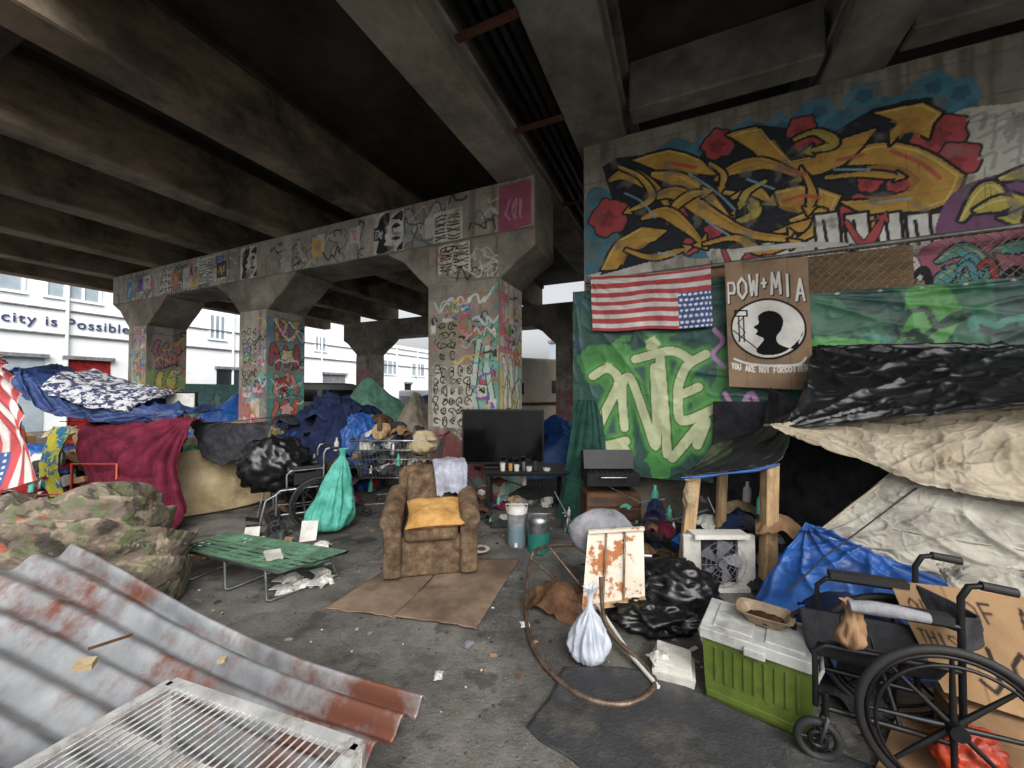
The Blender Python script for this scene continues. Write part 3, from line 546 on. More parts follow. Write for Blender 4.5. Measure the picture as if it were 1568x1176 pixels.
FONT={'P':[[(0,0),(0,1),(.7,1),(.8,.75),(.7,.5),(0,.5)]],'O':[[(.4,0),(.8,.3),(.8,.7),(.4,1),(0,.7),(0,.3),(.4,0)]],'W':[[(0,1),(.2,0),(.45,.7),(.7,0),(.9,1)]],'M':[[(0,0),(.1,1),(.45,.3),(.8,1),(.9,0)]],'I':[[(.4,0),(.4,1)]],'A':[[(0,0),(.4,1),(.8,0)],[(.15,.35),(.65,.35)]],'Y':[[(0,1),(.4,.5),(.8,1)],[(.4,.5),(.4,0)]],'U':[[(0,1),(0,.2),(.4,0),(.8,.2),(.8,1)]],'R':[[(0,0),(0,1),(.7,1),(.75,.7),(0,.5),(.8,0)]],'E':[[(.8,1),(0,1),(0,0),(.8,0)],[(0,.5),(.6,.5)]],'N':[[(0,0),(0,1),(.8,0),(.8,1)]],'T':[[(0,1),(.8,1)],[(.4,1),(.4,0)]],'F':[[(.8,1),(0,1),(0,0)],[(0,.5),(.6,.5)]],'G':[[(.8,.8),(.4,1),(0,.6),(.1,.1),(.5,0),(.8,.3),(.5,.4)]],'J':[[(.7,1),(.7,.2),(.4,0),(0,.2)]],'B':[[(0,0),(0,1),(.6,.9),(.6,.6),(0,.5),(.75,.35),(.7,.05),(0,0)]],'L':[[(0,1),(0,0),(.7,0)]],'H':[[(0,0),(0,1)],[(.8,0),(.8,1)],[(0,.5),(.8,.5)]],'S':[[(.8,.9),(.3,1),(.05,.75),(.7,.3),(.5,0),(0,.1)]],' ':[],'*':[[(.2,.5),(.6,.5)],[(.4,.3),(.4,.7)]]}
def text(cv,s,x,y,h,w,c,arc=0,step=.1):
    n=len(s); wd=min(h*.62,step*.85)
    for i,ch in enumerate(s):
        t=(i+.5)/n-.5; ox=x+i*step; oy=y-arc*t*t*4
        for st in FONT.get(ch,[]): cv.stroke([(ox+a*wd,oy+b_*h) for a,b_ in st],w,c,soft=.003)
cv=Cv(.74,1.36,.005,hx('#8f745b'),.15,60,vs=4)
cv.mask((fbm(cv.X*3,cv.Y*3,61)>.6),hx('#7c664c'),.4)
for x in (.18,.55): cv.stroke([(x,0),(x+.01,1.36)],.006,hx('#5c4632'),.6)
wh=hx('#dad8d2'); bk=hx('#151618')
text(cv,'POW*MIA',.045,1.0,.19,.034,bk,.11,.096); text(cv,'POW*MIA',.04,1.005,.19,.022,wh,.11,.096)
cv.circ(.37,.64,.32,bk); cv.circ(.37,.64,.3,wh)
cv.poly([(.27,.40),(.34,.52),(.30,.56),(.27,.58),(.29,.62),(.255,.66),(.30,.70),(.30,.78),(.38,.83),(.47,.80),(.51,.72),(.49,.62),(.45,.55),(.47,.47),(.6,.42),(.62,.5),(.65,.6),(.64,.55),(.52,.4),(.37,.36)],bk,1,True)
cv.stroke([(.13,.5),(.13,.78),(.17,.78),(.17,.5)],.012,bk); cv.stroke([(.1,.78),(.2,.78),(.2,.84),(.1,.84),(.1,.78)],.014,bk); cv.stroke([(.12,.5),(.18,.6),(.12,.7),(.18,.78)],.008,bk)
cv.stroke([(.08,.62),(.28,.42),(.42,.38)],.012,bk)
text(cv,'YOU ARE NOT FORGOTTEN',.05,.2,.055,.011,wh,-.03,.0305); cv.stroke([(.08,.32),(.2,.28),(.4,.265),(.6,.28),(.67,.34)],.02,wh,1,True)
us=np.linspace(.44,1.17,4)
ctrl=[[tuple(S(u+.03*(1-t)-.02,4.72+.03*math.sin(i*1.9),1.66+1.34*t-.015*i)) for i,u in enumerate(us)] for t in (0,.33,.66,1)]
cloth('pow_mia_cardboard_sign',ctrl,cv.nx,cv.ny,M_cardp,cv.I,.003,(2,2),3,solid=.006)
# ------------------------------------------------------------ tent on the right
def fcloth(name,ctrl,mat,nx=110,ny=80,amp=.02,fr=(4,4),seed=1,solid=.003,**k): return cloth(name,ctrl,nx,ny,mat,None,amp,fr,seed,solid=solid,**k)
fcloth('black_tarp',[[(2.17,3.12,1.30),(2.55,2.9,1.36),(2.95,2.66,1.45),(3.35,2.42,1.54),(3.85,2.2,1.6)],
 [(2.5,3.36,1.5),(2.95,3.12,1.53),(3.3,2.92,1.58),(3.75,2.68,1.64),(4.2,2.43,1.68)],
 [(2.82,3.66,1.8),(3.2,3.43,1.78),(3.6,3.23,1.77),(4.05,2.98,1.78),(4.6,2.73,1.8)],
 [(3.08,3.93,2.08),(3.3,3.8,2.06),(3.7,3.65,2.04),(4.25,3.4,2.0),(4.9,3.15,2.0)]],M_btarp,200,120,.02,(4,7),4,folds=[(0,1,9,.06),(0,0,7,.05),(.9,1,9,.05)],edge=.1,taut=True)
fcloth('black_awning_tarp',[[(1.4,3.22,.9),(1.75,3.14,.96),(2.1,3.05,1.05),(2.25,3.1,1.3)],[(1.68,3.5,.95),(1.95,3.4,1.07),(2.25,3.3,1.22),(2.45,3.28,1.42)],[(2.05,3.95,1.05),(2.3,3.75,1.2),(2.5,3.5,1.4),(2.62,3.42,1.55)]],M_btarp,80,50,.01,(3,3),6,folds=[(0,0,8,.02)],taut=True)
b=MB(); b.tube([(1.4,3.2,.89),(1.58,3.16,.91),(1.75,3.12,.945),(1.95,3.07,.98),(2.1,3.03,1.035)],[.008,.014,.009,.015,.01],M_blue,8); b.obj('blue_tarp_hem')
fcloth('beige_canvas_tarp',[[(2.2,2.98,1.24),(2.45,2.72,1.12),(2.68,2.52,1.01),(2.95,2.34,.96),(3.35,2.1,.92)],
 [(2.17,3.06,1.27),(2.5,2.86,1.21),(2.8,2.68,1.15),(3.07,2.52,1.12),(3.5,2.32,1.09)],
 [(2.13,3.13,1.30),(2.55,3.0,1.31),(2.95,2.84,1.32),(3.4,2.66,1.37),(3.9,2.47,1.41)],
 [(2.12,3.18,1.32),(2.6,3.1,1.36),(3.05,2.93,1.42),(3.5,2.75,1.48),(4.1,2.55,1.53)]],M_beige,240,140,.013,(7,4),7,folds=[(1,0,10,.035),(0,1,8,.035),(.35,0,7,.025)],edge=.05,taut=True)
fcloth('canvas_tent_wall',[[(2.16,2.76,.58),(2.4,2.55,.5),(2.6,2.38,.43),(2.95,2.2,.44),(3.3,2.0,.44)],
 [(2.33,2.74,.75),(2.5,2.58,.7),(2.72,2.45,.67),(3.0,2.3,.66),(3.35,2.1,.65)],
 [(2.5,2.71,.91),(2.62,2.61,.88),(2.8,2.52,.86),(3.02,2.4,.85),(3.4,2.17,.84)],
 [(2.66,2.68,1.07),(2.74,2.62,1.07),(2.87,2.57,1.07),(3.1,2.47,1.05),(3.45,2.27,1.02)]],M_canv,200,150,.01,(5,6),9,folds=[(0,0,9,.035),(1,0,8,.035),(.6,1,7,.025)],taut=True)
b=MB(); b.tube([(2.16,2.75,.58),(2.4,2.54,.5),(2.6,2.37,.43),(2.95,2.19,.44)],.006,M_canv,6); b.tube([(2.16,2.75,.6),(2.42,2.7,.85),(2.68,2.66,1.07)],.007,M_beige,6); b.tube([(2.5,2.56,.70),(2.75,2.42,.68),(3.05,2.26,.67)],.004,M_canv,6); b.obj('tent_seam_rope')
fcloth('blue_tent',[[(1.68,2.78,.03),(1.82,2.36,.03),(2.05,2.12,.05),(2.35,2.0,.1),(2.7,1.88,.15)],
 [(1.83,2.8,.25),(1.98,2.5,.26),(2.2,2.32,.28),(2.45,2.18,.30),(2.75,2.04,.3)],
 [(1.98,2.8,.46),(2.1,2.64,.45),(2.3,2.47,.43),(2.55,2.33,.41),(2.8,2.2,.4)],
 [(2.12,2.8,.66),(2.2,2.75,.63),(2.4,2.6,.56),(2.62,2.43,.49),(2.95,2.25,.46)]],M_blue,130,90,.01,(3,3),12,folds=[(0.05,1,9,.05),(.5,1,7,.04)],taut=True)
b=MB()
b.bar((1.44,3.27,.0),(1.53,3.25,.9),.1,.05,M_wood); b.bar((2.05,3.12,.0),(2.07,3.1,1.02),.1,.09,M_wood); b.bar((1.93,3.62,0),(1.98,3.62,1.0),.08,.05,M_wood); b.bar((2.3,3.5,0),(2.4,3.6,1.3),.07,.05,M_wood)
b.bar((1.5,3.3,.87),(2.3,3.4,1.15),.05,.05,M_wood); b.obj('wooden_tent_frame',bevel=.004,seg=1)
b=MB(); b.tube([(2.7,2.58,.96),(2.1,2.6,.5),(1.8,2.55,.28)],.005,M_blk,6); b.tube([(1.05,4.4,.55),(1.9,3.4,.25)],.006,M_galv,6); b.obj('guy_rope')
def sack(name,base,prof,mat,lean=(0,0),n=56,fold=.28,seed=0,sy=.85):
    b=MB(); vs=[];fs=[]; A=crm(np.array(prof,float),np.linspace(0,len(prof)-1,len(prof)*5)); zt=A[0][1]
    for i,(r,z) in enumerate(A):
        for j in range(n):
            a=2*math.pi*j/n; q=mn.noise(Vector((math.cos(a)*2.6+seed,math.sin(a)*2.6,z*2/zt)))
            k_=1+fold*((1-2.6*abs(q))-.45)+.07*mn.noise(Vector((math.cos(a)*5+seed,math.sin(a)*5,z*8/zt)))
            vs.append((base[0]+r*k_*math.cos(a)+lean[0]*z/zt,base[1]+r*sy*k_*math.sin(a)+lean[1]*z/zt,base[2]+z))
    m_=len(A)
    for i in range(m_-1):
        for j in range(n): fs.append((i*n+j,i*n+(j+1)%n,(i+1)*n+(j+1)%n,(i+1)*n+j))
    b.add(vs,fs,mat,True); return b.obj(name)
sack('hanging_rag',(1.45,3.17,.66),[(.03,.22),(.02,.2),(.04,.14),(.05,.06),(.04,.0)],M_foam,(0,0),24)
fcloth('shelter_back_sheet',[[tuple(S(u,4.75+.05*math.sin(i*2),.02)) for i,u in enumerate(np.linspace(.3,3.4,6))],[tuple(S(u,4.8+.04*math.cos(i*2),.65)) for i,u in enumerate(np.linspace(.3,3.4,6))],[tuple(S(u,4.8,1.5)) for i,u in enumerate(np.linspace(.3,3.4,6))]],M_dkf,100,50,.02,(7,3),14)
fcloth('shelter_side_sheet',[[(2.9,2.9,.02),(2.6,3.5,.02),(2.5,4.0,.02)],[(2.9,2.95,.6),(2.65,3.5,.6),(2.5,4.0,.6)],[(2.95,3.0,1.3),(2.75,3.5,1.45),(2.6,3.9,1.65)]],M_dkf,60,50,.02,(4,3),15)
fcloth('teal_tarp_drape',[[tuple(S(-1.5,4.78,0)),tuple(S(-1.2,4.65,0)),tuple(S(-.8,4.72,0))],[tuple(S(-1.38,4.82,.7)),tuple(S(-1.1,4.77,.7)),tuple(S(-.85,4.77,.7))],[tuple(S(-1.27,4.87,1.5)),tuple(S(-1.1,4.85,1.5)),tuple(S(-.95,4.87,1.5))]],M_green,50,80,.012,(3,1.5),15,folds=[(.5,1.3,10,.03)])
# ------------------------------------------------------------ clutter helper
FABS=[M_navy,M_mar,M_dkf,M_grey,M_red,M_brown,M_purple,M_teal,M_blue,M_white,M_card,M_dkf,M_brown,M_foam]
def rumple(mb,x,y,z,k,m,r):
    n=18; sd=r.randint(0,99); rz=r.uniform(0,3); ax=r.uniform(.6,1.3)
    xs,ys=np.meshgrid(np.linspace(-1,1,n),np.linspace(-1,1,n)); q=fbm(xs*1.8+5,ys*1.8+5,sd,3); rr=np.hypot(xs,ys)
    h=np.clip(1-rr**2*.7,0,1)*(.35+.9*q)+.25*(1-np.abs(2*q-1)*3)*(rr<1.1)
    X=(xs*(1+.5*(fbm(xs+2,ys+2,sd+3,2)-.5))*k*ax); Y=ys*(1+.5*(fbm(xs+7,ys+2,sd+4,2)-.5))*k
    vs=[(x+X[i,j]*math.cos(rz)-Y[i,j]*math.sin(rz),y+X[i,j]*math.sin(rz)+Y[i,j]*math.cos(rz),max(.005,z+h[i,j]*k*.8-.12*k)) for i in range(n) for j in range(n)]
    mb.add(vs,[(i*n+j,i*n+j+1,(i+1)*n+j+1,(i+1)*n+j) for i in range(n-1) for j in range(n-1)],m,True)
def junk(name,x0,x1,y0,y1,z0,h,n,seed,mats=None,s=(.06,.18)):
    r=random.Random(seed); mats=mats or FABS; mb=MB()
    for i in range(n):
        x=r.uniform(x0,x1);y=r.uniform(y0,y1);k=r.uniform(*s); z=z0+r.random()**1.5*h; m=r.choice(mats); t=r.random()
        if t<.48: rumple(mb,x,y,z,k*1.15,m,r)
        elif t<.64: mb.box((x,y,max(z,z0+k*.5)),(k*1.2,k*.9,k*r.uniform(.4,1.1)),r.choice([M_card,M_white,M_dkf,m]),(r.uniform(-.3,.3),r.uniform(-.3,.3),r.uniform(0,3)))
        elif t<.86:
            k=min(k,.12); mb.tube([(x,y,z),(x+.01,y,z+k*1.1),(x+.01,y,z+k*1.35),(x+.01,y,z+k*1.7)],[k*.3,k*.3,k*.13,k*.12],r.choice([M_white,M_steel,M_blk,m,M_teal]),12)
        else: mb.tube([(x,y,z),(x+r.uniform(-.3,.3),y+r.uniform(-.3,.3),z+r.uniform(0,.3))],.012,M_steel,6)
    return mb.obj(name)
junk('clutter_heap',1.2,2.0,3.5,4.2,0,.45,44,1,s=(.04,.13)); junk('clutter_heap',2.0,2.7,3.1,3.9,0,.5,34,2); junk('clutter_heap',1.95,2.15,3.0,3.3,0,.15,10,3,s=(.03,.06))
junk('clutter_heap',-.5,.9,5.3,5.6,0,.4,22,4,s=(.05,.12)); junk('clutter_heap',-.4,-.05,4.6,5.2,0,.15,12,5,s=(.04,.08)); junk('clutter_heap',.5,.85,4.3,5.0,0,.12,12,6,s=(.03,.08))
# ------------------------------------------------------------ objects
def pillow(mb,c,d,m,rot=None):
    n=16; vs=[];fs=[]; Mx=Euler(rot or (0,0,0)).to_matrix()
    for s in (1,-1):
        for i in range(n+1):
            for j in range(n+1):
                x=-1+2*i/n;y=-1+2*j/n; e=(1-x**4)*(1-y**4)
                z=s*(e**.5)*(.5+.14*mn.noise(Vector((x*2.5,y*2.5,s))))
                vs.append(Mx@Vector((x*d[0]/2*(1-.1*(1-y*y)),y*d[1]/2*(1-.1*(1-x*x)),z*d[2]))+Vector(c))
        o=(0 if s==1 else (n+1)**2)
        for i in range(n):
            for j in range(n): a=o+i*(n+1)+j; fs.append((a,a+1,a+n+2,a+n+1))
    mb.add(vs,fs,m,True)
def armchair():
    e=empty('armchair',(-.75,3.62,0),math.radians(11))
    m=fab('brown_chenille',hx('#76624e'),hx('#4c3c2e'),scale=14,bscale=60,dirt=(hx('#3a2e25'),5,.48,.7))
    b=MB(); b.box((0,.02,.19),(.7,.62,.34),m); b.obj('base',e,bevel=.03,seg=3)
    b=MB(); b.box((0,-.06,.4),(.46,.56,.16),m); b.obj('seat',e,bevel=.05,seg=4)
    b=MB(); b.box((0,.32,.55),(.66,.2,.62),m,(-.16,0,0)); b.obj('backrest',e,bevel=.08,seg=5)
    b=MB(); b.box((0,.22,.6),(.48,.12,.42),m,(-.18,0,0)); b.obj('back_cushion',e,bevel=.05,seg=4)
    for s in (-1,1):
        b=MB(); b.box((s*.32,-.02,.3),(.15,.66,.52),m); b.tube([(s*.33,-.36,.52),(s*.33,.0,.57),(s*.33,.28,.6)],[.085,.095,.09],m,16); b.obj('armrest_%d'%(1 if s<0 else 2),e,bevel=.03,seg=3)
    b=MB(); pillow(b,(.03,-.2,.535),(.5,.42,.14),M_yel,(.3,0,.05)); b.obj('pillow',e)
    cloth('towel',[[(.05,.08,.6),(.18,.07,.62),(.33,.1,.66)],[(.02,.14,.84),(.17,.15,.86),(.34,.16,.85)],[(.0,.34,.9),(.17,.36,.92),(.32,.36,.9)],[(.0,.47,.8),(.17,.48,.8),(.3,.47,.8)]],40,40,fab('grey_towel',hx('#a8aab8'),hx('#70727c')),None,.014,(4,4),3,e,.004,edge=.1)
armchair()
def flatpoly(mb,pts,z,th,m):
    n=len(pts); vs=[(x,y,z) for x,y in pts]+[(x,y,z+th) for x,y in pts]
    mb.add(vs,[tuple(range(n-1,-1,-1)),tuple(range(n,2*n))]+[(i,(i+1)%n,n+(i+1)%n,n+i) for i in range(n)],m)
cloth('flattened_cardboard',[[(-1.38,2.87,.008),(-1.1,2.8,.015),(-.82,2.75,.01)],[(-1.2,3.3,.01),(-.95,3.25,.014),(-.72,3.2,.01)],[(-1.02,3.92,.008),(-.8,3.8,.01),(-.6,3.7,.008)]],30,40,M_cardf,None,.005,(3,3),2,solid=.006,ridge=False,edge=.03)
cloth('flattened_cardboard',[[(-.84,2.75,.02),(-.5,2.67,.024),(-.24,2.6,.02)],[(-.7,3.2,.02),(-.35,3.14,.018),(-.1,3.1,.014)],[(-.62,3.72,.014),(-.3,3.7,.014),(.07,3.66,.02)]],30,40,M_cardf,None,.006,(3,3),5,solid=.006,ridge=False,edge=.03)
def tv():
    e=empty('television',(-.12,5.2,0),0)
    scr=pmat('tv_screen',hx('#0c0d0f'),hx('#060607'),2,.12,bump=0,spec=.5)
    b=MB(); b.box((0,0,1.0),(1.1,.05,.74),M_blk,(.03,0,0)); b.obj('housing',e,bevel=.008)
    b=MB(); b.box((0,-.028,1.005),(1.06,.006,.69),scr,(.03,0,0)); b.obj('screen',e)
    b=MB(); b.box((0,0,.6),(.5,.2,.02),M_blk); b.box((0,0,.63),(.1,.06,.1),M_blk); b.obj('stand',e,bevel=.004)
tv()
b=MB()
b.box((.18,5.2,.57),(1.1,.6,.03),M_blk); b.box((.18,5.2,.535),(1.02,.52,.03),M_blk)
for x in (-.3,.66):
    for y in (4.95,5.45): b.box((x,y,.27),(.05,.05,.54),M_blk)
b.obj('side_table',bevel=.006,seg=1)
b=MB()
for i,(x,y,r,h,m) in enumerate(((-.12,4.98,.035,.1,M_white),(-.02,5.0,.03,.09,M_yel),(.06,4.97,.035,.08,M_white),(.15,5.0,.03,.11,M_steel),(.22,4.98,.04,.05,M_white),(.3,5.02,.03,.12,M_dkf),(.45,5.0,.05,.03,M_white))): b.tube([(x,y,.586),(x,y,.586+h)],[r*.85,r],m,14)
b.obj('cups_and_cans')
def jug(name,x,y,r,h,m1,m2,m3):
    b=MB(); b.tube([(x,y,0),(x,y,.02),(x,y,h*.55)],[r*.92,r,r],m1,24); b.tube([(x,y,h*.55),(x,y,h*.82)],r*1.01,m2,24); b.tube([(x,y,h*.82),(x,y,h*.93),(x,y,h)],[r*1.06,r*1.05,r*.7],m3,24)
    b.box((x-.01,y-r-.02,h*.12),(.03,.05,.03),m3); b.tube([(x-r,y,h*.8),(x-r*1.15,y,h*1.02),(x+r*1.15,y,h*1.02),(x+r,y,h*.8)],.006,m3,6); b.obj(name)
M_tl=pmat('teal_plastic',hx('#2c8478'),hx('#1e5c54'),4,.4,bump=.05)
jug('drink_cooler',.05,4.05,.1,.42,pmat('bluegrey_plastic',hx('#6c8088'),None,4,.5,bump=.05),M_grey,M_white); jug('drink_cooler',.27,3.92,.11,.36,M_tl,M_steel,M_steel)
b=MB(); b.tube([(-.32,3.85,.022),(-.32,3.85,.026),(-.32,3.85,.045)],[.06,.07,.1],M_white,20); b.sph((-.3,3.84,.045),(.05,.04,.02),M_brown,10,.3); b.obj('paper_plate')
b=MB(); b.box((1.13,4.5,.62),(.58,.4,.14),M_blk); b.box((1.13,4.62,.79),(.58,.2,.22),M_blk,(-.25,0,0)); b.tube([(.98,4.27,.63),(.98,4.24,.66),(1.26,4.24,.66),(1.26,4.27,.63)],.008,M_steel,6)
for x in (.92,1.34): b.tube([(x,4.4,.48),(x,4.4,.56)],.015,M_blk)
for i in range(9): b.tube([(.9+i*.057,4.34,.70),(.9+i*.057,4.56,.70)],.004,M_steel,5)
b.obj('portable_grill',bevel=.02)
b=MB(); b.box((1.13,4.5,.24),(.6,.4,.46),M_brown)
for z in (.1,.24,.38): b.box((1.13,4.29,z),(.6,.015,.11),M_dwood)
b.obj('wooden_crate',bevel=.006,seg=1)
def chair():
    b=MB()
    rust=pmat('peeling_white_paint',hx('#d2ccbe'),hx('#c2b9a8'),3,.7,bump=.3,dirt=(hx('#985c2c'),5,.52,.56))
    cu=pmat('rusty_tube',hx('#7c6a5c'),hx('#4c3a2e'),14,.5,.6)
    b.add([(.50,2.78,.06),(.93,2.72,.16),(.97,2.86,.60),(.57,2.9,.56),(.51,2.81,.05),(.94,2.75,.15),(.98,2.89,.59),(.58,2.93,.55)],[(0,1,2,3),(7,6,5,4),(0,1,5,4),(1,2,6,5),(2,3,7,6),(3,0,4,7)],rust)
    for t in (.33,.66): 
        p=Vector((.50,2.78,.06)).lerp(Vector((.93,2.72,.16)),t)+Vector((0,-.012,0)); q=Vector((.57,2.9,.56)).lerp(Vector((.97,2.86,.60)),t)+Vector((0,-.012,0)); b.bar(p,q,.012,.01,cu)
    b.bar((.5,2.765,.06),(.93,2.705,.16),.03,.025,M_wood); b.bar((.57,2.885,.56),(.97,2.845,.60),.03,.02,rust)
    b.sph((.70,3.03,.5),(.25,.1,.19),M_grey,36,.06,2)
    pts=smooth([(.6,2.98,.42),(.3,3.2,.33),(.16,3.28,.2),(.1,2.75,.03),(.15,2.35,.02),(.33,2.06,.02),(.55,1.98,.02),(.74,2.06,.03),(.77,2.2,.04),(.6,2.45,.12),(.62,2.72,.3)],8,False)
    b.tube([tuple(p) for p in pts],.014,cu,8)
    b.tube([(.3,3.2,.33),(.52,3.0,.12)],.01,cu,8); b.tube([(.16,3.28,.2),(.5,2.85,.06)],.012,cu,8)
    b.tube([(.93,2.85,.4),(1.02,2.84,.4)],.018,M_steel,8); b.tube([(.6,2.75,.1),(.7,2.3,.05),(.78,2.08,.03)],.012,M_white,8)
    b.obj('overturned_tubular_chair')
chair()
def baglump(name,c,r,m,seed,n=64,amp=.22,flat=.75):
    b=MB(); b.sph(c,r,m,n,amp,1.9,seed,flat=flat,ridge=True,fine=.12)
    return b.obj(name)
sack('plastic_bag',(.45,2.3,.01),[(.045,.4),(.02,.36),(.014,.31),(.03,.27),(.075,.21),(.11,.13),(.105,.06),(.06,.01),(.0,.0)],M_pale,(.03,.08),64,.34,3)
baglump('black_trash_bag',(1.2,2.88,.13),(.3,.22,.2),M_bag,5); baglump('black_trash_bag',(1.0,2.7,.06),(.3,.2,.1),M_bag,6)
r_=random.Random(4); b=MB(); rumple(b,.36,2.95,.01,.2,M_brown,r_); rumple(b,.5,2.9,.01,.15,M_dwood,r_); b.obj('brown_rag')
M_mat=pmat('rubber_mat',hx('#323336'),hx('#232426'),5,.75,bump=.4,bscale=70,dirt=(hx('#5a554c'),3,.5,.75))
cloth('rubber_mat',[[(.07,1.86,.012),(.4,1.55,.012),(.75,1.2,.012),(1.2,.9,.012)],[(.2,2.05,.012),(.6,1.85,.016),(1.0,1.5,.012),(1.5,1.2,.012)],[(.3,2.25,.014),(.75,2.2,.02),(1.25,1.85,.014),(1.8,1.5,.012)]],40,40,M_mat,None,.005,(4,4),2,solid=.006,ridge=False,edge=.05)
def cooler():
    cg=pmat('olive_plastic',hx('#5c6c2a'),hx('#44521e'),4,.4,bump=.05,dirt=(hx('#30381c'),5,.52,.72)); cw=pmat('cooler_lid_plastic',hx('#bcbdba'),hx('#999a97'),4,.4,bump=.04,dirt=(hx('#62605a'),5,.5,.72))
    a=math.atan2(-.27,.36); e=empty('cooler_box',(1.285,2.04,0),a)
    b=MB(); b.box((0,0,.16),(.44,.31,.31),cg,None,1.06)
    for s in (-1,1):
        b.box((s*.228,0,.2),(.012,.2,.06),cg); b.tube([(s*.236,-.1,.24),(s*.262,-.08,.3),(s*.262,.08,.3),(s*.236,.1,.24)],.009,cw,8)
    for i in range(9): b.box((-.17+i*.0425,-.163,.2),(.014,.01,.17),cg,(.03,0,0))
    b.box((0,-.157,.04),(.43,.012,.03),cg); b.obj('body',e,bevel=.018,seg=3)
    b=MB(); b.box((0,0,.345),(.49,.355,.055),cw); b.box((-.1,0,.375),(.18,.26,.012),cw); b.box((.12,0,.375),(.16,.26,.012),cw); b.box((0,-.185,.33),(.09,.02,.04),cw); b.obj('lid',e,bevel=.016,seg=3)
    b=MB(); al=pmat('dull_tan_tray',hx('#8d7c64'),hx('#6a5b48'),8,.55,.0,bump=.3,bscale=30,spec=.4); fd=fab('food_scraps',hx('#4c3220'),hx('#2a1c12'))
    vs=[];fs=[];n=36
    prof=[(.07,.0),(.1,.05),(.12,.056),(.12,.062),(.098,.055),(.075,.014),(0,.014)]
    for r,z in prof:
        for j in range(n):
            a=2*math.pi*j/n; sq=1/max(abs(math.cos(a)),abs(math.sin(a)))**.7; vs.append((.03+r*sq*math.cos(a)*1.1,.05+r*sq*math.sin(a)*.75,.382+z))
    for i in range(len(prof)-1):
        for j in range(n): fs.append((i*n+j,i*n+(j+1)%n,(i+1)*n+(j+1)%n,(i+1)*n+j))
    b.add(vs,fs,al,False); b.sph((.03,.05,.4),(.08,.055,.02),fd,24,.4,3,2); b.obj('food_tray',e)
cooler()
b=MB(); b.box((.91,2.2,.04),(.2,.18,.06),M_white,(0,0,-.4),1.1); b.box((.91,2.2,.095),(.2,.18,.05),M_white,(.12,.08,-.4),.9); rumple(b,.84,2.2,.1,.06,M_white,r_); b.obj('foam_food_container',bevel=.02,seg=3)
def wheelchair(name,loc,rz,acc,seatm,foot=True,bh=.93,hw=.23,ah=.7,panel=True):
    e=empty(name,loc,rz)
    b=MB()
    for s in (-1,1):
        y=s*(hw+.06); b.torus((0,y,.305),(0,1,0),.29,.017,M_rub,48,8); b.torus((0,y,.305),(0,1,0),.265,.009,M_blk,48,6); b.torus((0,y+s*.035,.305),(0,1,0),.25,.007,M_blk,40,6)
        b.tube([(0,y-.04,.305),(0,y+.04,.305)],.03,M_blk,12)
        for i in range(8):
            a=2*math.pi*i/8; b.tube([(0.02*math.cos(a),y,.305+.02*math.sin(a)),(.265*math.cos(a),y,.305+.265*math.sin(a))],[.012,.007],M_blk,6)
    b.obj('drive_wheels',e)
    b=MB()
    for s in (-1,1):
        y=s*(hw+.02); b.torus((.42,y,.09),(0,1,0),.075,.017,M_rub,24,8); b.torus((.42,y,.09),(0,1,0),.03,.012,M_blk,16,6)
        for i in range(5): a=2*math.pi*i/5; b.tube([(.42,y,.09),(.42+.06*math.cos(a),y,.09+.06*math.sin(a))],.007,M_blk,5)
        b.tube([(.42,y-.025,.09),(.39,y-.025,.2),(.39,y+.025,.2),(.42,y+.025,.09)],.008,M_blk,6); b.tube([(.39,y,.2),(.39,y,.3)],.013,M_blk)
    b.obj('castors',e)
    b=MB()
    for s in (-1,1):
        y=s*hw
        b.tube([(-.05,y,.2),(.4,y,.22)],.012,acc); b.tube([(-.06,y,.49),(.38,y,.49),(.42,y,.46),(.42,y,.22)],.012,acc); b.tube([(-.06,y,.2),(-.06,y,bh-.06),(-.085,y,bh-.01),(-.13,y,bh),(-.2,y,bh-.01)],.012,acc); b.tube([(-.12,y,bh),(-.22,y,bh-.01)],.018,M_rub)
        b.tube([(-.06,y,ah),(.28,y,ah),(.32,y,ah-.04),(.32,y,.49)],.011,acc); b.box((.12,y,ah+.025),(.3,.05,.03),M_rub)
        if foot: b.tube([(.42,y,.45),(.52,y,.4),(.58,y,.12)],.011,acc); b.box((.63,y-s*.06,.11),(.14,.14,.012),M_blk,(0,-.3,0))
        if panel: b.box((.1,y,.6),(.3,.006,.13),M_blk)
    b.tube([(.1,-hw,.2),(.1,hw,.49)],.01,acc); b.tube([(.13,hw,.2),(.13,-hw,.49)],.01,acc)
    b.obj('frame',e)
    w=hw-.01; dz=.25-hw
    cloth('seat',[[(0-.04,-w,.5),(.18,-w,.5),(.4,-w,.5)],[(-.04,0,.46-dz),(.18,0,.45-dz),(.4,0,.47-dz)],[(-.04,w,.5),(.18,w,.5),(.4,w,.5)]],16,16,seatm,None,.004,(3,3),1,e,.008)
    cloth('backrest',[[(-.06,-w,.55),(-.1-dz,0,.55),(-.06,w,.55)],[(-.06,-w,.62),(-.1-dz,0,.62),(-.06,w,.62)],[(-.06,-w,bh-.14),(-.09-dz,0,bh-.18),(-.06,w,bh-.14)]],16,16,seatm,None,.004,(3,3),1,e,.008)
    return e
fa=math.atan2(.37,-.93)
wheelchair('wheelchair',(1.785,1.71,0),fa,M_blk,M_dkf,False,.84,.15,.665,False)
cv=Cv(.82,.46,.006,hx('#94744f'),.12,70,vs=4); ink=hx('#2e2622')
for x in (.2,.6): cv.stroke([(x,0),(x+.02,.46)],.008,hx('#6c5034'),.7)
text(cv,'JOB',.2,.08,.15,.016,ink,0,.13); text(cv,'OUT',.06,.3,.07,.009,ink,0,.055); text(cv,'OF A',.26,.32,.07,.009,ink,0,.055); text(cv,'THIS',.04,.2,.05,.008,ink,0,.036)
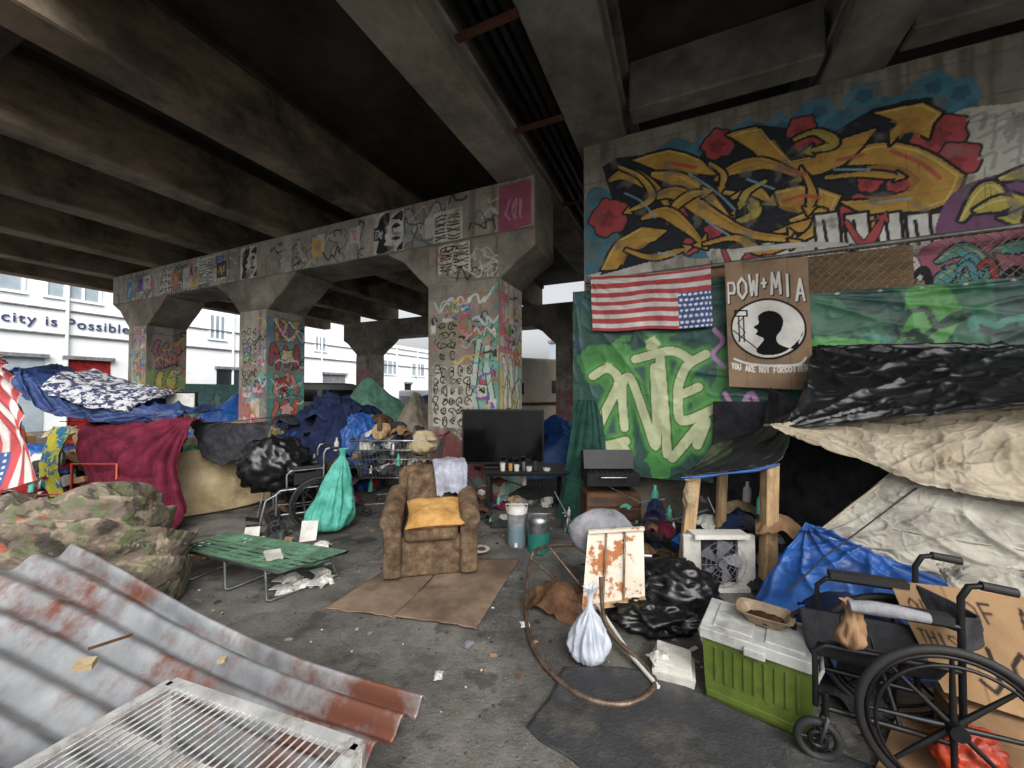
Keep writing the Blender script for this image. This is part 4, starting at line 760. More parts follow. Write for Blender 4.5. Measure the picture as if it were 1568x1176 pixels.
cloth('cardboard_sign',[[(1.90,1.72,.28),(2.1,1.64,.25),(2.35,1.54,.22),(2.6,1.44,.22)],[(1.84,1.79,.5),(2.08,1.7,.48),(2.34,1.6,.48),(2.6,1.5,.48)],[(1.80,1.86,.70),(2.02,1.77,.71),(2.3,1.66,.71),(2.6,1.56,.7)]],cv.nx,cv.ny,M_cardp,cv.I,.006,(3,2),3,solid=.006,ridge=False)
baglump('orange_bag',(1.84,1.58,.15),(.12,.08,.1),M_orange,8)
b=MB(); b.box((2.15,1.6,.12),(.5,.3,.2),M_card,(0,0,-.4)); b.obj('cardboard_box')
b=MB(); flatpoly(b,[(1.2,1.4),(1.9,1.1),(2.6,1.5),(2.0,2.0)],.024,.006,M_card); b.obj('cardboard_sheet')
sack('crumpled_paper_bag',(1.44,1.66,.5),[(.05,.2),(.03,.16),(.045,.1),(.05,.04),(.0,.0)],M_card,(.02,0),30,.4,7)
b=MB(); b.tube([(1.42,1.64,.70),(1.5,1.61,.705),(1.58,1.58,.705),(1.66,1.55,.70)],[.022,.028,.025,.02],M_grey,12); b.obj('taped_armrest_wrap')
r_=random.Random(8)
b=MB(); rumple(b,1.85,2.12,.35,.2,M_navy,r_); rumple(b,1.7,2.2,.2,.2,M_blue,r_); rumple(b,1.75,2.15,.02,.22,M_dkf,r_); b.obj('blue_jacket')
fcloth('white_cloth',[[(2.28,2.0,.42),(2.5,1.9,.4),(2.75,1.8,.42)],[(2.3,2.05,.58),(2.52,1.96,.6),(2.8,1.86,.6)],[(2.36,2.16,.63),(2.6,2.08,.66),(2.9,1.98,.65)]],M_canv,60,50,.02,(4,4),21,folds=[(0,1,8,.04)],taut=True,edge=.1)
b=MB(); x0,x1,z0,z1=1.46,1.9,.02,.44
for a,c in (((x0,z0),(x1,z0)),((x1,z0),(x1,z1)),((x1,z1),(x0,z1)),((x0,z1),(x0,z0))): b.bar((a[0],3.16,a[1]),(c[0],3.16,c[1]),.14,.035,M_white)
b.box((1.68,3.2,.23),(.42,.01,.4),M_dkf)
for i in range(5):
    a=i*1.2566; c,s_=math.cos(a),math.sin(a)
    b.add([(1.68+.03*c,3.13,.23+.03*s_),(1.68+.17*math.cos(a-.3),3.11,.23+.17*math.sin(a-.3)),(1.68+.18*math.cos(a+.35),3.16,.23+.18*math.sin(a+.35)),(1.68+.04*math.cos(a+.8),3.15,.23+.04*math.sin(a+.8))],[(0,1,2,3)],M_grey)
b.tube([(1.68,3.15,.23),(1.68,3.085,.23)],.035,M_grey,16)
for r in (.06,.1,.14,.18): b.torus((1.68,3.085,.23),(0,1,0),r,.0025,M_grey,36,5)
for i in range(16): a=i*math.pi/8; b.tube([(1.68,3.084,.23),(1.68+.2*math.cos(a),3.084,.23+.2*math.sin(a))],.002,M_grey,4)
b.obj('box_fan',bevel=.008,seg=2)
# ------------------------------------------------------------ left foreground
def corr():
    m=pmat('galvanised_corrugated_iron',hx('#a8aaac'),hx('#6e7174'),2.2,.5,.5,bump=.15,bscale=12,dirt=(hx('#74493a'),1.7,.5,.62))
    ctrl=[[(-3.2,1.5,.6),(-2.6,1.4,.5),(-2.05,1.3,.45),(-1.6,1.2,.4),(-1.15,1.07,.34),(-.72,.98,.32)],[(-3.1,2.05,.56),(-2.62,1.93,.51),(-2.12,1.8,.45),(-1.57,1.63,.38),(-1.06,1.47,.33),(-.55,1.3,.31)],[(-2.8,2.5,.6),(-2.36,2.32,.56),(-1.88,2.15,.46),(-1.41,1.99,.37),(-.93,1.8,.34),(-.35,1.6,.34)]]
    cloth('corrugated_iron_sheet',ctrl,150,190,m,None,.004,(4,3),3,solid=.003,extra=lambda s,t:7.5*np.sin(t*2*math.pi*6.5+.5*np.sin(s*3)),ridge=False)
    b=MB()
    b.box((-1.75,1.6,.485),(.06,.04,.03),M_foam,(.2,.1,.4)); b.box((-1.8,1.75,.48),(.14,.01,.01),M_brown,(0,0,.8)); b.box((-1.3,1.75,.4),(.03,.03,.015),M_foam,(0,0,.3)); b.obj('rubble_bits')
corr()
def rack():
    b=MB(); P=[Vector((-1.17,1.34,.6)),Vector((-.43,1.1,.6)),Vector((-.66,.55,.6)),Vector((-1.4,.79,.6))]
    w=pmat('white_enamel_wire',hx('#c8c8c6'),hx('#989896'),8,.4,.2,bump=.05,dirt=(hx('#665648'),9,.52,.7))
    for i in range(4): b.bar(P[i],P[(i+1)%4],.035,.02,w)
    n=30
    for i in range(1,n):
        t=i/n; b.tube([P[0].lerp(P[1],t)+Vector((0,0,.004)),P[3].lerp(P[2],t)+Vector((0,0,.004))],.003,w,5)
    for t in (.3,.62): b.bar(P[0].lerp(P[3],t)-Vector((0,0,.01)),P[1].lerp(P[2],t)-Vector((0,0,.01)),.03,.015,w)
    for p in P: b.bar(p,p-Vector((0,0,.58)),.03,.03,w)
    for z in (.5,.4): b.bar(P[1]-Vector((0,0,.6-z)),P[2]-Vector((0,0,.6-z)),.015,.09,M_orange if z==.5 else w)
    b.obj('white_wire_rack')
rack()
def camo():
    m=D.materials.new('camouflage_fabric'); m.use_nodes=True;nt=m.node_tree;N=nt.nodes;L=nt.links;bs=N['Principled BSDF'];tc=N.new('ShaderNodeTexCoord')
    o=None
    cols=[hx('#6c6258'),hx('#4a453f'),hx('#857a69'),hx('#62664e'),hx('#93564a')]
    for i,c in enumerate(cols):
        if i==0: o=c; continue
        n=N.new('ShaderNodeTexNoise'); n.inputs['Scale'].default_value=6+i; n.inputs['Detail'].default_value=4
        mp=N.new('ShaderNodeMapping'); mp.inputs['Location'].default_value=(i*5,i*3,i); L.new(tc.outputs['Object'],mp.inputs[0]); L.new(mp.outputs[0],n.inputs['Vector'])
        r=N.new('ShaderNodeMapRange'); r.inputs[1].default_value=.54 if i<4 else .66; r.inputs[2].default_value=.58 if i<4 else .69; L.new(n.outputs[0],r.inputs[0])
        x=N.new('ShaderNodeMix');x.data_type='RGBA';L.new(r.outputs[0],x.inputs[0])
        if isinstance(o,tuple):x.inputs[6].default_value=c4(o)
        else:L.new(o,x.inputs[6])
        x.inputs[7].default_value=c4(c);o=x.outputs[2]
    L.new(o,bs.inputs['Base Color']);bs.inputs['Roughness'].default_value=.95; bs.inputs['Specular IOR Level'].default_value=.15
    n=N.new('ShaderNodeTexNoise');n.inputs['Scale'].default_value=12;n.inputs['Detail'].default_value=5;L.new(tc.outputs['Object'],n.inputs['Vector']);bp=N.new('ShaderNodeBump');bp.inputs['Strength'].default_value=.7;bp.inputs['Distance'].default_value=.04;L.new(n.outputs[0],bp.inputs['Height']);L.new(bp.outputs[0],bs.inputs['Normal'])
    nn=200; x,y=np.meshgrid(np.linspace(-1,1,nn),np.linspace(-1,1,nn))
    ex=x*np.sqrt(1-y*y/2); ey=y*np.sqrt(1-x*x/2); rr=np.hypot(ex,ey)
    z=.84*np.clip(1-rr**2.4,0,1)**.6*(.82+.36*fbm(ex*1.5+8,ey*1.5+8,3,2))
    rd=lambda w:1-np.sqrt((2*w-1)**2+.002)*2.6
    qa=fbm(ex*1.2+3,ey*1.6+z*5+3,7,2); qb=fbm(ex*2.6+3+qa,ey*3+z*9+3,17,2); qc=fbm(ex*6+qb*2,ey*6+z*12,27,2)
    k_=np.clip(z*4,0,1); disp=(.09*rd(qa)+.06*rd(qb)+.025*rd(qc))*k_
    P=np.stack([-3.42+ex*(.88+disp*1.0),2.88+ey*(.6+disp*1.0),np.maximum(z+disp,.0)+.02],-1); grid_obj('camouflage_blanket',P,m)
camo()
def cot():
    b=MB(); fr=M_steel; g=pmat('green_webbing',hx('#5c8468'),hx('#42604a'),6,.8,bump=.3,dirt=(hx('#34463a'),4,.5,.75))
    P=[(-2.9,3.36),(-2.75,3.75),(-1.4,3.3),(-1.75,2.92)]
    Z=.24
    b.tube([(P[0][0],P[0][1],Z),(P[3][0],P[3][1],Z),(P[2][0],P[2][1],Z),(P[1][0],P[1][1],Z)],.012,fr,8,closed=True)
    for (a,c,t) in ((0,3,.12),(0,3,.5),(0,3,.88)):
        p=Vector((*P[0],Z)).lerp(Vector((*P[3],Z)),t); q=Vector((*P[1],Z)).lerp(Vector((*P[2],Z)),t)
        b.tube([p,p+Vector((.03,-.03,-.21)),p+Vector((.05,-.02,-.225)),q+Vector((.05,.02,-.225)),q+Vector((.03,0,-.18)),q],.01,fr,8)
    A=[Vector((*P[0],Z)),Vector((*P[3],Z)),Vector((*P[2],Z)),Vector((*P[1],Z))]
    def L2(s,t): return A[0].lerp(A[1],s).lerp(A[3].lerp(A[2],s),t)
    n=22
    for i in range(n):
        s0=i/n+.002; s1=(i+1)/n-.002; dz=-.012*math.sin(i*1.3)-.02
        b.add([L2(s0,0)+Vector((0,0,.012)),L2(s1,0)+Vector((0,0,.012)),L2(s1,.5)+Vector((0,0,dz)),L2(s1,1)+Vector((0,0,.012)),L2(s0,1)+Vector((0,0,.012)),L2(s0,.5)+Vector((0,0,dz))],[(0,1,2,5),(5,2,3,4)],g)
    for j in range(7):
        t=(j+.5)/7; b.bar(L2(0,t)+Vector((0,0,.01-.05*t*(1-t))),L2(1,t)+Vector((0,0,.01-.05*t*(1-t))),.035,.003,g)
    b.obj('folding_cot')
    b=MB(); b.box((-1.98,3.22,.25),(.12,.16,.02),M_white,(.1,.1,.7)); b.obj('paper_carton')
cot()
b=MB(); r_=random.Random(2)
for i,(x,y,s) in enumerate(((-1.9,3.3,.1),(-1.75,3.2,.09),(-1.6,3.25,.1),(-1.68,3.4,.08),(-1.85,3.12,.07))): b.box((x,y,.015+.006*i),(s*2,s*1.5,.004),M_white,(.06*(i-2),.06,i*.8)); rumple(b,x+.03,y,.01,s*.8,M_white,r_)
b.obj('waste_paper')
b=MB(); b.box((-2.75,3.05,.02),(.2,.12,.02),M_white,(0,.05,.4)); b.box((-2.2,4.2,.09),(.16,.02,.22),M_white,(-.3,.1,.4)); b.box((-2.75,4.1,.09),(.14,.02,.16),M_white,(-.4,0,.3)); b.tube([(-2.5,4.2,.0),(-2.5,4.2,.1)],.04,M_steel)
for i in range(9):
    x=-3.2+i*.16+.05*math.sin(i*3);y=4.0+.3*math.sin(i*5.1)
    if i%2: b.box((x,y,.03),(.1+.04*math.sin(i),.08,.05),[M_white,M_card,M_dkf,M_pale][i%4],(.2*math.sin(i),.1,i))
    else: rumple(b,x,y,.01,.08,[M_white,M_card,M_dkf,M_pale][(i//2)%4],r_)
b.obj('scattered_packaging')
wheelchair('wheelchair',(-2.42,4.75,0),math.radians(215),M_steel,M_navy)
baglump('black_trash_bag',(-2.9,4.75,.68),(.4,.3,.36),M_bag,15,70,.2)
sack('teal_sack',(-2.12,4.45,.0),[(.05,.95),(.028,.9),(.035,.85),(.08,.76),(.13,.6),(.17,.45),(.215,.3),(.24,.17),(.2,.06),(.05,.01)],M_teal,(.18,0),72,.34,2)
def cart():
    b=MB(); w=M_steel
    x0,x1,y0,y1=-1.95,-1.05,4.95,5.5
    for k_,z in enumerate((.5,.62,.74,.86,.98)):
        g=.03*k_; b.tube([(x0-g,y0-g*.5,z),(x1+g,y0-g*.5,z),(x1+g,y1,z),(x0-g,y1,z)],.006 if k_<4 else .012,w,6,closed=True)
    for i in range(22):
        t=i/21; x=x0+(x1-x0)*t; b.tube([(x,y0,.5),(x0-.12+(x1-x0+.24)*t,y0-.06,.98)],.003,w,4); b.tube([(x,y0,.5),(x,y1,.5)],.003,w,4)
    for i in range(12):
        y=y0+(y1-y0)*i/11; b.tube([(x0,y,.5),(x0-.12,y,.98)],.003,w,4); b.tube([(x1,y,.5),(x1+.12,y,.98)],.003,w,4)
    b.tube([(x0+.05,y0+.03,.15),(x1-.05,y0+.03,.2),(x1+.1,y0+.03,.5)],.012,w,8); b.tube([(x0+.05,y1-.03,.15),(x1-.05,y1-.03,.2),(x1+.1,y1-.03,.5)],.012,w,8)
    b.tube([(x1+.15,y0,1.03),(x1+.15,y1,1.03)],.018,M_red,8)
    for x in (x0+.08,x1-.05):
        for y in (y0+.03,y1-.03): b.torus((x,y,.065),(0,1,0),.05,.015,M_rub,18,6); b.tube([(x,y,.08),(x,y,.17)],.01,w)
    b.obj('shopping_cart')
cart()
junk('clutter_heap',-1.95,-1.05,4.95,5.45,.55,.55,80,21,[M_brown,M_beige,M_foam,M_dkf,M_navy,M_card,M_red,M_white,M_dwood],(.05,.13))
sack('canvas_bag',(-1.15,5.02,.8),[(.1,.3),(.13,.26),(.19,.15),(.2,.06),(.1,.0)],M_foam,(0,0),48,.2,5); 
b=MB(); b.sph((-1.75,5.2,1.1),(.13,.12,.09),M_wood,20,.05,2); b.sph((-1.55,5.25,1.12),(.12,.11,.08),M_dkf,20,.05,2); b.tube([(-1.75,5.08,1.05),(-1.75,5.02,1.03)],[.1,.06],M_wood,14); b.obj('helmets')
junk('clutter_heap',-3.4,-2.2,5.2,6.4,0,.7,80,22); junk('clutter_heap',-1.1,-.5,5.0,5.9,0,.5,36,23,[M_brown,M_dkf,M_red,M_navy,M_card],(.05,.13)); junk('clutter_heap',-3.9,-2.2,6.2,7.6,0,1.2,110,24,[M_navy,M_purple,M_grey,M_dkf,M_blue,M_brown,M_navy],(.1,.25))
fcloth('navy_tarp_drape',[[(-4.0,6.4,.3),(-3.5,6.1,.15),(-3.0,5.95,.3),(-2.5,6.0,.3)],[(-3.9,6.6,.85),(-3.4,6.3,.8),(-2.95,6.1,.95),(-2.5,6.15,.8)],[(-3.7,7.0,1.25),(-3.2,6.6,1.45),(-2.85,6.3,1.5),(-2.55,6.4,1.25)],[(-3.6,7.6,1.0),(-3.2,7.3,1.3),(-2.8,7.0,1.3),(-2.5,7.0,1.0)]],M_navy,120,120,.04,(4,4),19,folds=[(.66,.75,7,.1),(.2,.9,6,.08)],edge=.3,taut=True)
fcloth('blue_tarp_drape',[[(-2.6,5.9,.6),(-2.35,5.8,.65),(-2.05,5.85,.75)],[(-2.62,5.95,.95),(-2.38,5.9,1.0),(-2.12,5.95,.98)],[(-2.6,6.2,1.18),(-2.4,6.2,1.28),(-2.22,6.25,1.1)]],M_blue,50,50,.03,(3,3),20,folds=[(.5,1,7,.06)],edge=.2,taut=True)
fcloth('foam_mattress',[[(-4.4,4.7,.02),(-4.1,4.95,.02),(-3.8,5.25,.02),(-3.5,5.6,.05)],[(-4.42,4.78,.42),(-4.12,5.05,.42),(-3.82,5.33,.42),(-3.55,5.68,.42)],[(-4.42,4.85,.8),(-4.15,5.12,.84),(-3.85,5.42,.84),(-3.62,5.78,.84)]],M_foam,60,40,.016,(3,3),5,solid=.06,ridge=False)
fcloth('maroon_blanket',[[(-4.05,4.2,.03),(-3.92,4.3,.0),(-3.8,4.35,.03),(-3.72,4.45,.25)],[(-4.45,4.3,.3),(-4.2,4.25,.22),(-4.0,4.35,.3),(-3.8,4.45,.5)],[(-4.95,4.45,.75),(-4.55,4.33,.62),(-4.2,4.38,.72),(-3.87,4.52,.85)],[(-5.15,4.6,1.15),(-4.75,4.55,1.1),(-4.3,4.6,1.17),(-3.9,4.7,1.22)],[(-5.15,4.9,1.17),(-4.7,4.85,1.15),(-4.3,4.9,1.2),(-3.95,4.95,1.21)]],M_mar,130,130,.022,(5,3),9,folds=[(.95,.8,11,.09),(.1,.8,8,.07)],edge=.2)
fcloth('dark_sweater',[[(-4.0,5.0,.75),(-3.75,5.0,.66),(-3.5,5.0,.72),(-3.25,5.0,.68)],[(-4.1,5.02,1.0),(-3.8,5.0,.98),(-3.5,5.0,.98),(-3.2,5.02,.95)],[(-4.2,5.05,1.22),(-3.8,5.05,1.2),(-3.5,5.05,1.19),(-3.15,5.08,1.22)]],M_dkf,60,40,.015,(6,2),8,folds=[(.5,1.2,14,.05)],edge=.15)
b=MB(); b.tube([(-5.4,4.6,1.25),(-4.5,4.75,1.21),(-3.6,5.0,1.22),(-2.9,5.5,1.3)],.006,M_blk,6); b.obj('clothesline')
fcloth('blue_tarp_canopy',[[(-6.0,4.5,1.75),(-5.4,4.5,1.35),(-4.9,4.6,1.25),(-4.2,4.75,1.26)],[(-6.1,4.8,1.9),(-5.5,4.85,1.52),(-4.95,4.85,1.38),(-4.2,5.0,1.32)],[(-6.6,5.7,1.92),(-6.0,6.0,1.62),(-5.2,6.0,1.48),(-4.4,5.9,1.3)]],M_dnavy,130,90,.025,(4,3),6,folds=[(0,.5,9,.08),(1,.5,8,.07)],edge=.15,taut=True)
M_floral=pmat('floral_fabric',hx('#b8b8bc'),hx('#2c3450'),14,.9,bump=.3,lo=.48,hi=.52)
fcloth('floral_quilt',[[(-5.7,4.65,1.62),(-5.2,4.6,1.44),(-4.7,4.7,1.37)],[(-5.8,4.9,1.82),(-5.3,4.95,1.6),(-4.75,5.0,1.48)],[(-6.1,5.6,1.92),(-5.5,5.6,1.72),(-4.9,5.6,1.58)]],M_floral,80,60,.02,(3,3),16,folds=[(1,.5,10,.05)],edge=.1)
fcloth('patterned_cloth',[[(-5.15,4.3,.45),(-4.95,4.3,.42)],[(-5.3,4.35,.8),(-5.05,4.3,.8)],[(-5.35,4.5,1.2),(-5.05,4.45,1.18)]],pmat('yellow_blue_fabric',hx('#b8b03c'),hx('#2c6c8c'),9,.9,lo=.48,hi=.52),30,50,.03,(4,2),4)
junk('clutter_heap',-5.9,-4.6,4.3,5.4,0,.8,80,25); junk('clutter_heap',-5.0,-4.0,3.9,4.3,0,.3,34,26,s=(.05,.12))
b=MB(); b.tube([(-4.9,3.95,.0),(-4.85,3.95,.55),(-4.45,4.0,.55),(-4.4,4.0,0)],.012,M_orange,8); b.box((-4.65,4.05,.42),(.42,.36,.03),M_red,(.1,0,0)); b.tube([(-4.9,4.3,.0),(-4.9,4.3,.8),(-4.4,4.3,.8),(-4.4,4.3,0)],.012,M_orange,8); b.obj('folding_chair')
b=MB(); b.box((-4.85,5.65,1.45),(.42,.03,.3),M_blk,(0,0,.1)); b.box((-4.85,5.63,1.45),(.38,.01,.26),M_white,(0,0,.1)); b.tube([(-4.85,5.66,0),(-4.85,5.66,1.35)],.02,M_blk); b.obj('picture_frame')
cv=us_flag(1.9,1.0,.014)
P=cv.I.transpose(1,0,2)[::-1].copy()
cloth('american_flag',[[(-5.3,3.5,.75),(-4.9,3.55,.7),(-4.6,3.5,.72),(-4.34,3.55,.8)],[(-5.3,3.55,1.2),(-4.9,3.5,1.15),(-4.6,3.58,1.15),(-4.4,3.5,1.2)],[(-5.3,3.5,1.6),(-5.0,3.55,1.6),(-4.75,3.5,1.6),(-4.55,3.55,1.6)],[(-5.3,3.5,2.0),(-5.05,3.55,2.0),(-4.85,3.5,1.98),(-4.68,3.5,1.94)]],P.shape[1],P.shape[0],M_flag,P*.85,.018,(5,1),7,ridge=False,folds=[(.5,1.1,20,.09)])
def tent(name,c,w,d,h,m,rz,seed):
    n=60; x,y=np.meshgrid(np.linspace(-1,1,n),np.linspace(-1,1,n)); z=h*np.clip(1-.55*np.abs(x)**1.1-.5*np.abs(y)**1.3,0,1)
    edge=np.maximum(np.abs(x),np.abs(y)); z=z*np.clip((1-edge)/.22,0,1)**.6+.0
    z=z*(1-.15*fbm(x*3+5,y*3+5,seed,3)); w2=fbm(x*4+9,y*4+9,seed,2); z+= (edge<.95)*(1-np.abs(2*w2-1)*3)*.035
    P=np.stack([c[0]+math.cos(rz)*x*w/2-math.sin(rz)*y*d/2,c[1]+math.sin(rz)*x*w/2+math.cos(rz)*y*d/2,np.maximum(z,0)],-1)
    return grid_obj(name,P,m)
tent('camping_tent',(-3.4,9.3),2.3,2.2,2.1,M_tealtent,.2,1); tent('camping_tent',(-2.6,10.5),1.8,2,1.7,M_canv,.5,2); tent('camping_tent',(-6.6,9.3),2.2,2,1.75,M_blue,.3,3); tent('camping_tent',(-2.9,13.5),3,2.5,1.6,M_blue,.1,4)
tent('camping_tent',(-2.3,9.0),1.0,1.4,1.75,M_beige,.4,5); tent('camping_tent',(.95,8.2),2.2,2,1.2,M_blue,.1,6); tent('camping_tent',(-8.6,8.6),2.2,2,1.3,M_dnavy,.1,7)
junk('clutter_heap',-7.5,-4.8,6.3,8.2,0,.9,90,27,s=(.1,.25)); junk('clutter_heap',-9.5,-7.5,6.0,8.0,0,.8,60,28,s=(.1,.25)); junk('clutter_heap',-1.2,1.1,7.4,9.0,0,.9,70,29,s=(.1,.22)); junk('clutter_heap',-5,-2.5,8.2,12,0,1.0,70,30,s=(.1,.25))
def vehicle(name,loc,rz,L_,W_,H_,body,kind):
    e=empty(name,loc,rz); b=MB(); h=L_/2
    if kind=='rv': prof=[(-h,.45),(h-.2,.45),(h,.6),(h-.05,1.2),(h-.7,1.45),(h-.5,2.0),(h-.3,2.6),(h-.8,H_),(-h,H_)]
    else: prof=[(-h,.4),(h,.4),(h,.9),(h-.25,1.05),(h-1.0,1.2),(h-1.7,H_-.05),(h-2.2,H_),(-h+.15,H_),(-h,H_-.3)]
    n=len(prof); vs=[(x,-W_/2,z) for x,z in prof]+[(x,W_/2,z) for x,z in prof]
    b.add(vs,[tuple(range(n)),tuple(range(2*n-1,n-1,-1))]+[(i,(i+1)%n,n+(i+1)%n,n+i) for i in range(n)],body); b.obj('body',e,bevel=.08,seg=3)
    b=MB()
    for x in (-h+1.0,h-1.0):
        for s in (-1,1): b.tube([(x,s*(W_/2-.2),.34),(x,s*(W_/2+.02),.34)],.34,M_rub,24); b.tube([(x,s*(W_/2),.34),(x,s*(W_/2+.03),.34)],.19,M_steel,16)
    b.obj('wheels',e)
    b=MB(); zz=H_-.75 if kind!='rv' else 1.6
    for x0,x1 in ((-h+.4,-h+1.6),(-h+1.8,-h+3.0)):
        for s in (-1,1): b.box(((x0+x1)/2,s*(W_/2+.006),zz+.2),(x1-x0,.02,.5),M_glass)
    for s in (-1,1): b.box((h-1.55,s*(W_/2+.006),zz+.12),(.7,.02,.42),M_glass)
    if kind!='rv': b.box((h-1.36,0,H_-.42),(.03,W_*.85,.62),M_glass,(0,-.95,0))
    else: b.box((h-.56,0,1.75),(.03,W_*.88,.6),M_glass,(0,.36,0)); b.box((0,-W_/2-.008,1.15),(L_*.8,.02,.12),M_brown); b.box((0,W_/2+.008,1.15),(L_*.8,.02,.12),M_brown)
    b.obj('windows',e)
vehicle('parked_van',(-8.0,17.5,0),.5,4.8,1.9,2.0,pmat('silver_paint',hx('#8a8c8a'),None,1,.3,.3,bump=0),'van')
vehicle('motorhome',(.9,16.0,0),math.radians(-150),6.2,2.3,2.9,pmat('cream_paint',hx('#c8beac'),None,1,.5,bump=0),'rv')
vehicle('parked_van',(-4.4,19.5,0),-1.1,4.6,1.8,1.7,pmat('white_paint',hx('#c8cccc'),None,1,.3,bump=0),'van')
# ------------------------------------------------------------ buildings
M_pane=pmat('window_pane',hx('#a4b0b8'),hx('#84929c'),1,.2,bump=0)
def building(name,v0,v1,zt,wins,doors,sign=None):
    e=empty(name); b=MB(); b.sbox(-34,-24,v0,v1,0,zt,M_wht2); b.sbox(-34.1,-23.85,v0-.05,v1+.05,zt,zt+.3,M_wht2); b.obj('walls',e)
    b=MB()
    for a,c,z0,z1 in wins:
        b.sbox(-24.02,-23.98,a,c,z0,z1,M_pane); n=3
        for i in range(n+1): v=a+(c-a)*i/n; b.sbox(-23.99,-23.93,v-.04,v+.04,z0,z1,M_wht2)
        b.sbox(-23.99,-23.9,a-.1,c+.1,z0-.1,z0,M_wht2)
    b.obj('windows',e)
    b=MB()
    for a,c,z0,z1,m in doors: b.sbox(-24.02,-23.97,a,c,z0,z1,m); b.sbox(-23.99,-23.8,a-.1,c+.1,z1,z1+.15,M_grey)
    for i in range(int((v1-v0)/3)): b.tube([S(-23.9,v0+3*i+.2,0),S(-23.9,v0+3*i+.2,zt)],.06,M_wht2,8)
    b.sbox(-23.99,-23.88,v0,v1,4.0,4.05,M_grey); b.sbox(-23.99,-23.9,v0,v1,5.05,5.09,M_grey)
    b.obj('doors_and_trim',e)
    if sign:
        t=D.curves.new('sign_lettering','FONT'); t.body=sign; t.size=.56; t.extrude=.02; t.space_character=1.12
        o=D.objects.new('sign_lettering',t); sc.collection.objects.link(o); o.parent=e
        o.matrix_world=Matrix(((SU,0,CU,0),(CU,0,-SU,0),(0,1,0,0),(0,0,0,1))); o.location=S(-23.96,4.35,4.36)
        t.materials.append(pmat('sign_blue',hx('#2c3c6c'),None,1,.6,bump=0))
building('white_warehouse',-14,10,8.2,[(3,6,5.6,6.8),(6.6,8.2,5.6,6.8),(-2,1.5,5.6,6.8)],[(7.2,8.6,0,3.0,M_red),(4.5,6.6,0,3.0,M_pane)],'our city is Possible')
building('white_warehouse',10.6,24,6.9,[(12.6,13.4,4.6,5.9),(16,17,4.6,5.7),(19.3,20.2,4.6,5.6)],[(13,14.5,0,2.9,M_glass),(20,22,0,2.9,M_grey)])
building('office_building',24.6,48,5.6,[(26,28,3.2,4.4),(30,32,3.2,4.4),(35,38,3.2,4.4)],[(29,29.9,0,2.4,M_glass)])
b=MB(); b.sbox(-17.45,-17.32,7,13.5,0,1.92,M_con); LW=b.obj('low_wall')
cv=Cv(6.5,1.9,.04,hx('#7ab0ae'),.2,80,7.0,.02); letters(cv,7.3,.3,5.5,1.2,7,hx('#a8d0c8'),hx('#3c6c74'),rn,.2); tags(cv,7,13,.3,1.6,30,rn)
cv.face('graffiti_panel',np.array(S(-17.3,7.0,.02)),SV3,(0,0,1),M_paint,LW)
b=MB(); b.sbox(-9,-.5,27,27.4,0,5.2,pmat('bluegrey_cladding',hx('#a4aeb8'),hx('#8c96a0'),1,.8,bump=.1,stretch=(8,8,.2))); b.sbox(-9.1,-.4,26.9,27.5,5.2,5.4,M_grey)
for v in (-8,-6,-4,-2): b.sbox(v,v+.9,26.95,27.0,2.6,3.8,M_pane)
b.obj('grey_shed')
def tree(name,x,y,h,seed):
    r=random.Random(seed); b=MB(); bark=pmat('bark'+str(seed),hx('#4c4034')); lf=pmat('foliage'+str(seed),(.07,.11,.04),(.035,.06,.02),2,.7,bump=0)
    b.tube([(x,y,0),(x+.1,y,h*.4),(x,y,h*.8)],[.22,.15,.06],bark,8)
    for i in range(8):
        a=r.uniform(0,6.28); b.tube([(x,y,h*(.35+.05*i)),(x+math.cos(a)*h*.2,y+math.sin(a)*h*.2,h*(.5+.05*i))],[.07,.02],bark,5)
    cl=[(x+r.gauss(0,h*.15),y+r.gauss(0,h*.15),h*r.uniform(.42,.98),r.uniform(.08,.16)*h) for _ in range(26)]
    vs=[];fs=[]
    for cx,cy,cz,cr in cl:
        for _ in range(70):
            q=Vector((r.gauss(0,1),r.gauss(0,1),r.gauss(0,.8))).normalized()*cr*r.uniform(.5,1); p=Vector((cx,cy,cz))+q; s=.14
            a=Vector((r.uniform(-1,1),r.uniform(-1,1),r.uniform(-1,1)))*s; c=Vector((r.uniform(-1,1),r.uniform(-1,1),r.uniform(-1,1)))*s
            o=len(vs); vs+= [p-a,p+c,p+a,p-c]; fs.append((o,o+1,o+2,o+3))
    b.add(vs,fs,lf); b.obj(name)
tree('street_tree',-10.8,39,4.6,1); tree('street_tree',-12.5,44,4.6,2)
r=random.Random(9); b=MB()
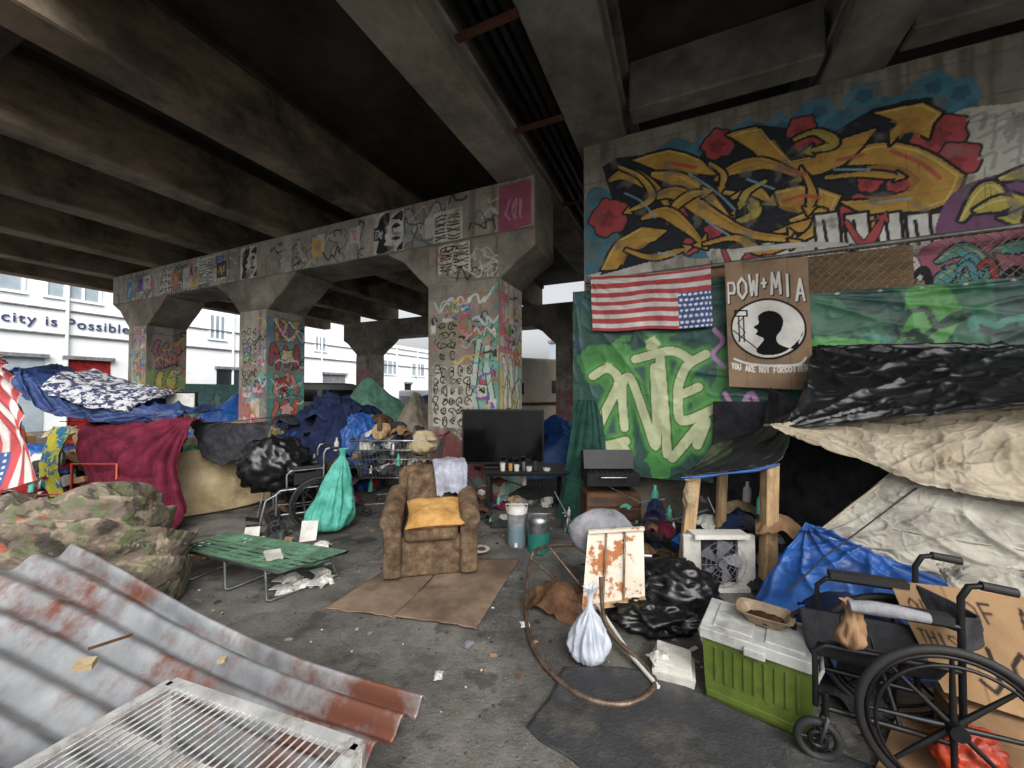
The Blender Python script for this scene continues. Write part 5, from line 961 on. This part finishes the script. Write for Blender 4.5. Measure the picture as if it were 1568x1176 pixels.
for i in range(700):
    x=r.uniform(-3,2.2);y=r.uniform(1.3,6)
    if i%3==0: x=r.choice([-1.2,.1,.9,-2.2,1.2])+r.gauss(0,.25); y=r.choice([2.4,3.3,4.3,1.9])+r.gauss(0,.25)
    s=r.uniform(.004,.014) if i%12 else r.uniform(.015,.035); m=r.choice([M_white,M_card,M_dkf,M_brown,M_grey,M_card,M_dkf])
    b.box((x,y,.004),(s*r.uniform(.6,2.2),s,.004),m,(r.uniform(-.2,.2),r.uniform(-.2,.2),r.uniform(0,3)))
rl=random.Random(77)
for i in range(16): rumple(b,rl.uniform(-2.6,1.2),rl.uniform(2.0,5.2),.0,rl.uniform(.02,.05),rl.choice([M_white,M_card,M_brown,M_dkf,M_grey]),rl)
b.obj('litter')
# ------------------------------------------------------------ camera, light
cam=D.cameras.new('camera'); co=D.objects.new('camera',cam); sc.collection.objects.link(co); cam.sensor_width=36; cam.lens=13.52; cam.clip_end=2000; cam.clip_start=.02
co.location=(0,0,1.6); co.rotation_euler=(math.radians(91.2),0,0); sc.camera=co
w=D.worlds.new('World'); sc.world=w; w.use_nodes=True; nt=w.node_tree; bg=nt.nodes['Background']; sky=nt.nodes.new('ShaderNodeTexSky'); sky.sky_type='NISHITA'; sky.sun_disc=False
el,az=math.radians(42),math.radians(160)
sky.sun_elevation=el; sky.sun_rotation=az; sky.dust_density=6; sky.air_density=1; sky.ozone_density=1
hs=nt.nodes.new('ShaderNodeHueSaturation'); hs.inputs['Saturation'].default_value=.15; hs.inputs['Value'].default_value=1.55; nt.links.new(sky.outputs[0],hs.inputs['Color']); nt.links.new(hs.outputs[0],bg.inputs[0]); bg.inputs[1].default_value=.15
sl=D.lights.new('sun','SUN'); sl.energy=2.0; sl.angle=math.radians(70); sl.color=(1,.97,.92); so=D.objects.new('sun',sl); sc.collection.objects.link(so)
dv=Vector((math.sin(az)*math.cos(el),math.cos(az)*math.cos(el),math.sin(el))); so.rotation_euler=dv.to_track_quat('Z','Y').to_euler()
